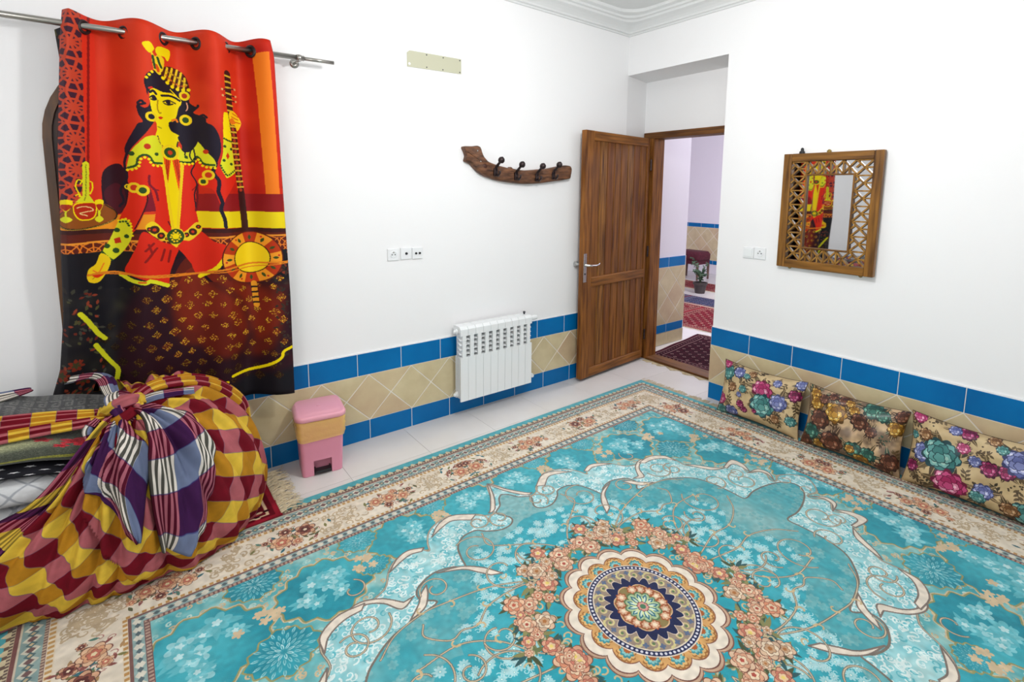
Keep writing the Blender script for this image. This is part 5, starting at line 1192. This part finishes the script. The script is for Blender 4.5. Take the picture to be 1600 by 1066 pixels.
def cloth(name, ph0, ph1, r0, r1, nu, nv, off, m, uvf, edge=None, mod=None, kind=None):
    if edge: EL, ER = (np.array(q, float) for q in edge)
    P = np.zeros((nu, nv, 3)); U = np.zeros((nu, nv, 2)); 
    for i in range(nu):
        for j in range(nv):
            s, t = i/(nu-1), j/(nv-1); ph, r = (ph0+(ph1-ph0)*s, r0+(r1-r0)*t) if edge is None else cr_eval(EL, t*(len(EL)-1))*(1-s)+cr_eval(ER, t*(len(ER)-1))*s
            p = surf(ph, r); d = p-CEN; d[2] *= .6; d = d/np.linalg.norm(d); P[i, j] = p+d*(pleat(ph, r)+(off if mod is None else off+mod(s, t))); P[i, j, 2] = max(P[i, j, 2], .021); P[i, j, 1] = min(P[i, j, 1], 2.955)
            U[i, j] = uvf(s, t, ph, r)
    o = part(name, MB().grid(P, uv=U), m, wrap, smooth=True); q = o.modifiers.new('thickness', 'SOLIDIFY'); q.thickness = .003; q.offset = -1; return o
def uv_main(s, t, ph, r):
    L = r*1.05; a = .20*ph; return ((a*.72+L*.69)/.33, (L*.72-a*.69)/.33)
cloth('wrap_cloth', 0, 10, .012, 1, 260, 76, 0, M_pl, uv_main)
cloth('border_fold', 0, 0, .06, .74, 40, 44, .010, M_pl2, lambda s, t, ph, r: ((s*.24+.22*t+.02)/.45, (t*.34-.24*s)/.45), edge=([(2.1,.10),(1.6,.20),(1.15,.29),(1.55,.38),(2.35,.46),(2.95,.60)], [(3.0,.10),(3.35,.22),(3.65,.31),(3.5,.42),(3.25,.50),(3.05,.61)]), mod=lambda s, t: .006*math.sin(s*13+t*3)+.010*(math.sin(PI*s)**.5 if 0 < s < 1 else -.8))
cloth('border_fold', 0, 0, .05, .86, 52, 56, .014, M_pl2, lambda s, t, ph, r: (s*.38*2*.98, (t*.60+.02)/.45), edge=([(4.2,.07),(4.0,.18),(3.72,.30),(3.48,.42),(3.38,.54),(3.40,.70)], [(5.0,.09),(5.35,.24),(5.45,.35),(5.2,.45),(4.65,.55),(3.9,.71)]), mod=lambda s, t: .010*math.sin(s*9+t*2.5)*(.3+t)+.006*math.sin(s*21+1)+.014*(math.sin(PI*s)**.5 if 0 < s < 1 else -.8)+.02*max(0, t-.85)/.15)
cloth('border_fold', .0, .62, .10, .80, 24, 60, .006, tmat('striped_plaid_edge', paint_plaid3(), .85, bump=.25, bscale=350, spec=.15), lambda s, t, ph, r: ((t*.62+.10*s)/.42, s*.9), mod=lambda s, t: .004*math.sin(s*16+2*t))
# gathered strips leading to the knot
def strip_cloth(name, path, w0, w1, m, npl, amp, uvs, up=(0, 0, 1), nu=30, nv=50):
    C = np.array(path, float); P = np.zeros((nu, nv, 3)); U = np.zeros((nu, nv, 2))
    for j in range(nv):
        t = j/(nv-1); p = cr_eval(C, t*(len(C)-1)); q = cr_eval(C, min(len(C)-1, t*(len(C)-1)+.05)); b = cr_eval(C, max(0, t*(len(C)-1)-.05)); T = Vector(q-b).normalized()
        N = Vector(up[0] if False else up); S = T.cross(N).normalized(); N = S.cross(T).normalized(); w = w0+(w1-w0)*t**.7
        for i in range(nu):
            s = i/(nu-1)*2-1; h = amp*(math.sin(s*npl+t*2)+.5*math.sin(s*npl*2.3+1+t*3))*(.5+.5*t)+.35*w*(1-s*s)*.5
            P[i, j] = Vector(p)+S*(s*w/2)+N*h; U[i, j] = ((s*.5+.5)*uvs[0], t*uvs[1])
    o = part(name, MB().grid(P, uv=U), m, wrap, smooth=True); q = o.modifiers.new('thickness', 'SOLIDIFY'); q.thickness = .003; q.offset = -1; return o
strip_cloth('knot_strip', [K, (-.16, 2.585, .69), (-.28, 2.58, .708), (-.44, 2.58, .722), (-.62, 2.60, .722), (-.85, 2.62, .71), (-1.0, 2.62, .68)], .045, .165, M_pl, 11, .007, (1.9, 3.2), (0, -.45, 1))
strip_cloth('knot_strip', [K, (-.15, 2.545, .683), (-.30, 2.53, .694), (-.46, 2.515, .70), (-.70, 2.50, .695), (-.95, 2.50, .67)], .03, .055, M_pl, 7, .005, (.9, 3.4), (0, -1, .8))
strip_cloth('knot_strip', [K, (-.10, 2.70, .735), (-.12, 2.80, .765), (-.16, 2.87, .768), (-.23, 2.93, .75)], .04, .085, M_pl2, 6, .005, (.5, 1.4), (.2, -.3, 1))
strip_cloth('knot_strip', [(-.36, 2.90, .748), (-.46, 2.84, .752), (-.60, 2.82, .752), (-.80, 2.82, .74)], .03, .16, M_pl2, 6, .006, (.5, 1.5), (0, -.3, 1))
strip_cloth('knot_strip', [K, (.02, 2.66, .735), (.12, 2.70, .735), (.22, 2.75, .70), (.31, 2.79, .63), (.385, 2.82, .53), (.40, 2.84, .42)], .05, .12, M_pl, 9, .008, (1.5, 2.8), (.3, -.3, 1))
strip_cloth('knot_strip', [K, (.02, 2.60, .715), (.10, 2.60, .72), (.18, 2.62, .705)], .04, .05, M_pl2, 5, .005, (.4, .9), (.1, -.5, 1))
kn = MB(); R = np.random.default_rng(6)
knot = None
for k, (pth, rad) in enumerate((([(-.13,2.585,.69),(-.09,2.555,.725),(-.03,2.565,.735),(.0,2.60,.71)], .024), ([(-.03,2.53,.66),(-.08,2.545,.71),(-.09,2.60,.745),(-.05,2.65,.725)], .022), ([(-.12,2.55,.65),(-.07,2.525,.675),(-.02,2.55,.70),(-.02,2.60,.735)], .020), ([(-.10,2.555,.67),(-.125,2.52,.64),(-.13,2.49,.60),(-.10,2.475,.565)], .018), ([(-.06,2.54,.67),(-.06,2.49,.645),(-.085,2.465,.60),(-.06,2.455,.565)], .016), ([(-.14,2.54,.69),(-.17,2.525,.66),(-.165,2.51,.62)], .016))):
    C = np.array(pth); nv = 18; P = np.zeros((nv, 21, 3)); U = np.zeros((nv, 21, 2))
    for i in range(nv):
        t = i/(nv-1); p = cr_eval(C, t*(len(C)-1)); q = cr_eval(C, min(len(C)-1, t*(len(C)-1)+.05))-cr_eval(C, max(0, t*(len(C)-1)-.05)); T = Vector(q).normalized(); a = T.orthogonal().normalized(); b = T.cross(a)
        for j in range(21):
            an = 2*PI*j/20; rr = rad*(1+.18*math.sin(an*4+k+t*3)+.1*math.sin(an*7+t*5))*(.75+.35*math.sin(PI*t)); P[i, j] = Vector(p)+(a*math.cos(an)+b*math.sin(an))*rr; U[i, j] = (j/20*.55+.1*k, t*.7)
    mb = MB().grid(P, uv=U); mb.f += [tuple(range(20)), tuple(range((nv-1)*21, (nv-1)*21+20))]
    part('knot', mb, M_pl2 if k in (1, 3, 5) else M_pl, wrap, smooth=True)
# ---------------------------------------------------------------- beyond the doorway: rugs, stool, plant
def rug(name, label, c, w, d, ang, m, z=.004, fringe=True):
    t = thing(name, label, 'rug', (c[0], c[1], 0), 'rugs beyond the doorway'); t.rotation_euler = (0, 0, ang); g = np.zeros((13, 9, 3)); u = np.zeros((13, 9, 2))
    for i in range(13):
        for j in range(9): g[i, j] = (-w/2+w*i/12, -d/2+d*j/8, z+.003*math.sin(i*1.1+j)*(1 if name == 'hall_rug' else .4)+.004); u[i, j] = (i/12*max(1, round(w/1.4)), j/8*max(1, round(d/.9)))
    o = part('pile', MB().grid(g, uv=u), m, t, local=True); q = o.modifiers.new('thickness', 'SOLIDIFY'); q.thickness = .006; q.offset = -1
    if fringe:
        fr = MB(); R = np.random.default_rng(9)
        for s in (-1, 1):
            for k in range(int(d/.012)):
                y = -d/2+.012*(k+.5); l = R.uniform(.03, .06); fr.tube([(s*(w/2-.002), y, z+.002), (s*(w/2+l), y+R.uniform(-.01, .01), .002)], .0018, 4)
        part('fringe', fr, M_fringe, t, kind='stuff', local=True)
    return t
M_r1 = tmat('dark_rug_wool', paint_rug('2c0c18', ['4a1424', '8a6a68', '1a0a14'], 11), .9, bump=.3, bscale=200, spec=.1); M_r2 = tmat('red_rug_wool', paint_rug('6a2028', ['8a3038', 'b89a88', '2a1c30'], 12), .9, bump=.3, bscale=200, spec=.1)
M_r3 = tmat('blue_rug_wool', paint_rug('2c3a58', ['6a2a34', 'a09aa0', '1c2038'], 13), .9, bump=.3, bscale=200, spec=.1)
rug('hall_rug', 'dark maroon patterned rug just behind the door sill', (4.52, 2.74), 1.06, .84, .13, M_r1)
rug('hall_rug', 'red patterned rug in the middle of the far room', (5.75, 3.55), 1.15, 2.4, .05, M_r2)
rug('hall_rug', 'blue and red rug just beyond the red rug', (6.62, 4.15), .50, 2.4, .05, M_r3, fringe=False)
rug('hall_rug', 'red rug in front of the maroon stool', (7.70, 5.45), .60, 1.9, 0, M_r2)
stl = thing('stool', 'maroon upholstered stool in front of the far tiled wall', 'stool', (8.3, 5.56, 0)); M_sw = mat('stool_wood', '5a4038', .5, col2='6a4c40', scale=6); M_sc = mat('maroon_upholstery', '4a1424', .85, col2='5a1c2c', scale=30)
sw_, sd_ = .20, .26
part('cushion', loft([(rrect(2*sw_, 2*sd_, .05), .36), (rrect(2*sw_+.02, 2*sd_+.02, .06), .40), (rrect(2*sw_+.02, 2*sd_+.02, .06), .47), (rrect(2*sw_-.04, 2*sd_-.04, .05), .52)]), M_sc, stl, local=True, smooth=True)
part('apron', MB().box(-sw_+.01, sw_-.01, -sd_+.01, sd_-.01, .29, .36), M_sc, stl, local=True, bevel=.004)
for sx in (-1, 1):
    for sy in (-1, 1): part('leg', MB().tube([(sx*(sw_-.03), sy*(sd_-.03), .30), (sx*(sw_-.025), sy*(sd_-.025), 0)], [.026, .018], 8), M_sw, stl, local=True)
pt = thing('potted_plant', 'small potted bushy plant on the tiles of the far room', 'plant', (7.15, 4.62, 0)); M_pot = mat('dark_clay_pot', '3c3434', .6, col2='4a403c', scale=8); M_leafm = mat('plant_leaf', '2c4a34', .5, col2='48684a', scale=12); M_soil = mat('soil', '2a201a', .9)
part('pot', MB().lathe([(.075, 0), (.10, .14), (.115, .145), (.115, .175), (.10, .175), (.095, .15)], (0, 0, 0), (0, 0, 1), 20), M_pot, pt, local=True, smooth=False); part('soil', MB().lathe([(.096, .14), (.09, .155), (.01, .16)], (0, 0, 0), (0, 0, 1), 16), M_soil, pt, local=True)
sm = MB(); lf = MB(); R = np.random.default_rng(12)
for k in range(16):
    a = R.uniform(0, 6.3); l = R.uniform(.16, .42); tip = Vector((math.cos(a)*l*.45, math.sin(a)*l*.45, .15+l)); mid = Vector((math.cos(a)*l*.15, math.sin(a)*l*.15, .15+l*.6)); sm.tube([(0, 0, .15), mid, tip], [.005, .004, .002], 5)
    for q in range(11):
        t = .3+.7*q/10; p = mid.lerp(tip, t) if t > .4 else Vector((0, 0, .15)).lerp(mid, t*2); b = R.uniform(0, 6.3); L_ = R.uniform(.035, .06); d = Vector((math.cos(b), math.sin(b), R.uniform(-.3, .6))).normalized(); s = d.orthogonal().normalized()*L_*.28; n_ = d.cross(s).normalized()*L_*.08
        lf.add([p, p+d*L_*.5+s+n_, p+d*L_, p+d*L_*.5-s+n_, p+d*L_*.5-n_*.5], [(0, 1, 4), (1, 2, 4), (2, 3, 4), (3, 0, 4)])
part('stem', sm, mat('plant_stem', '3a4a2c', .6), pt, local=True); part('foliage', lf, M_leafm, pt, local=True, kind='stuff')
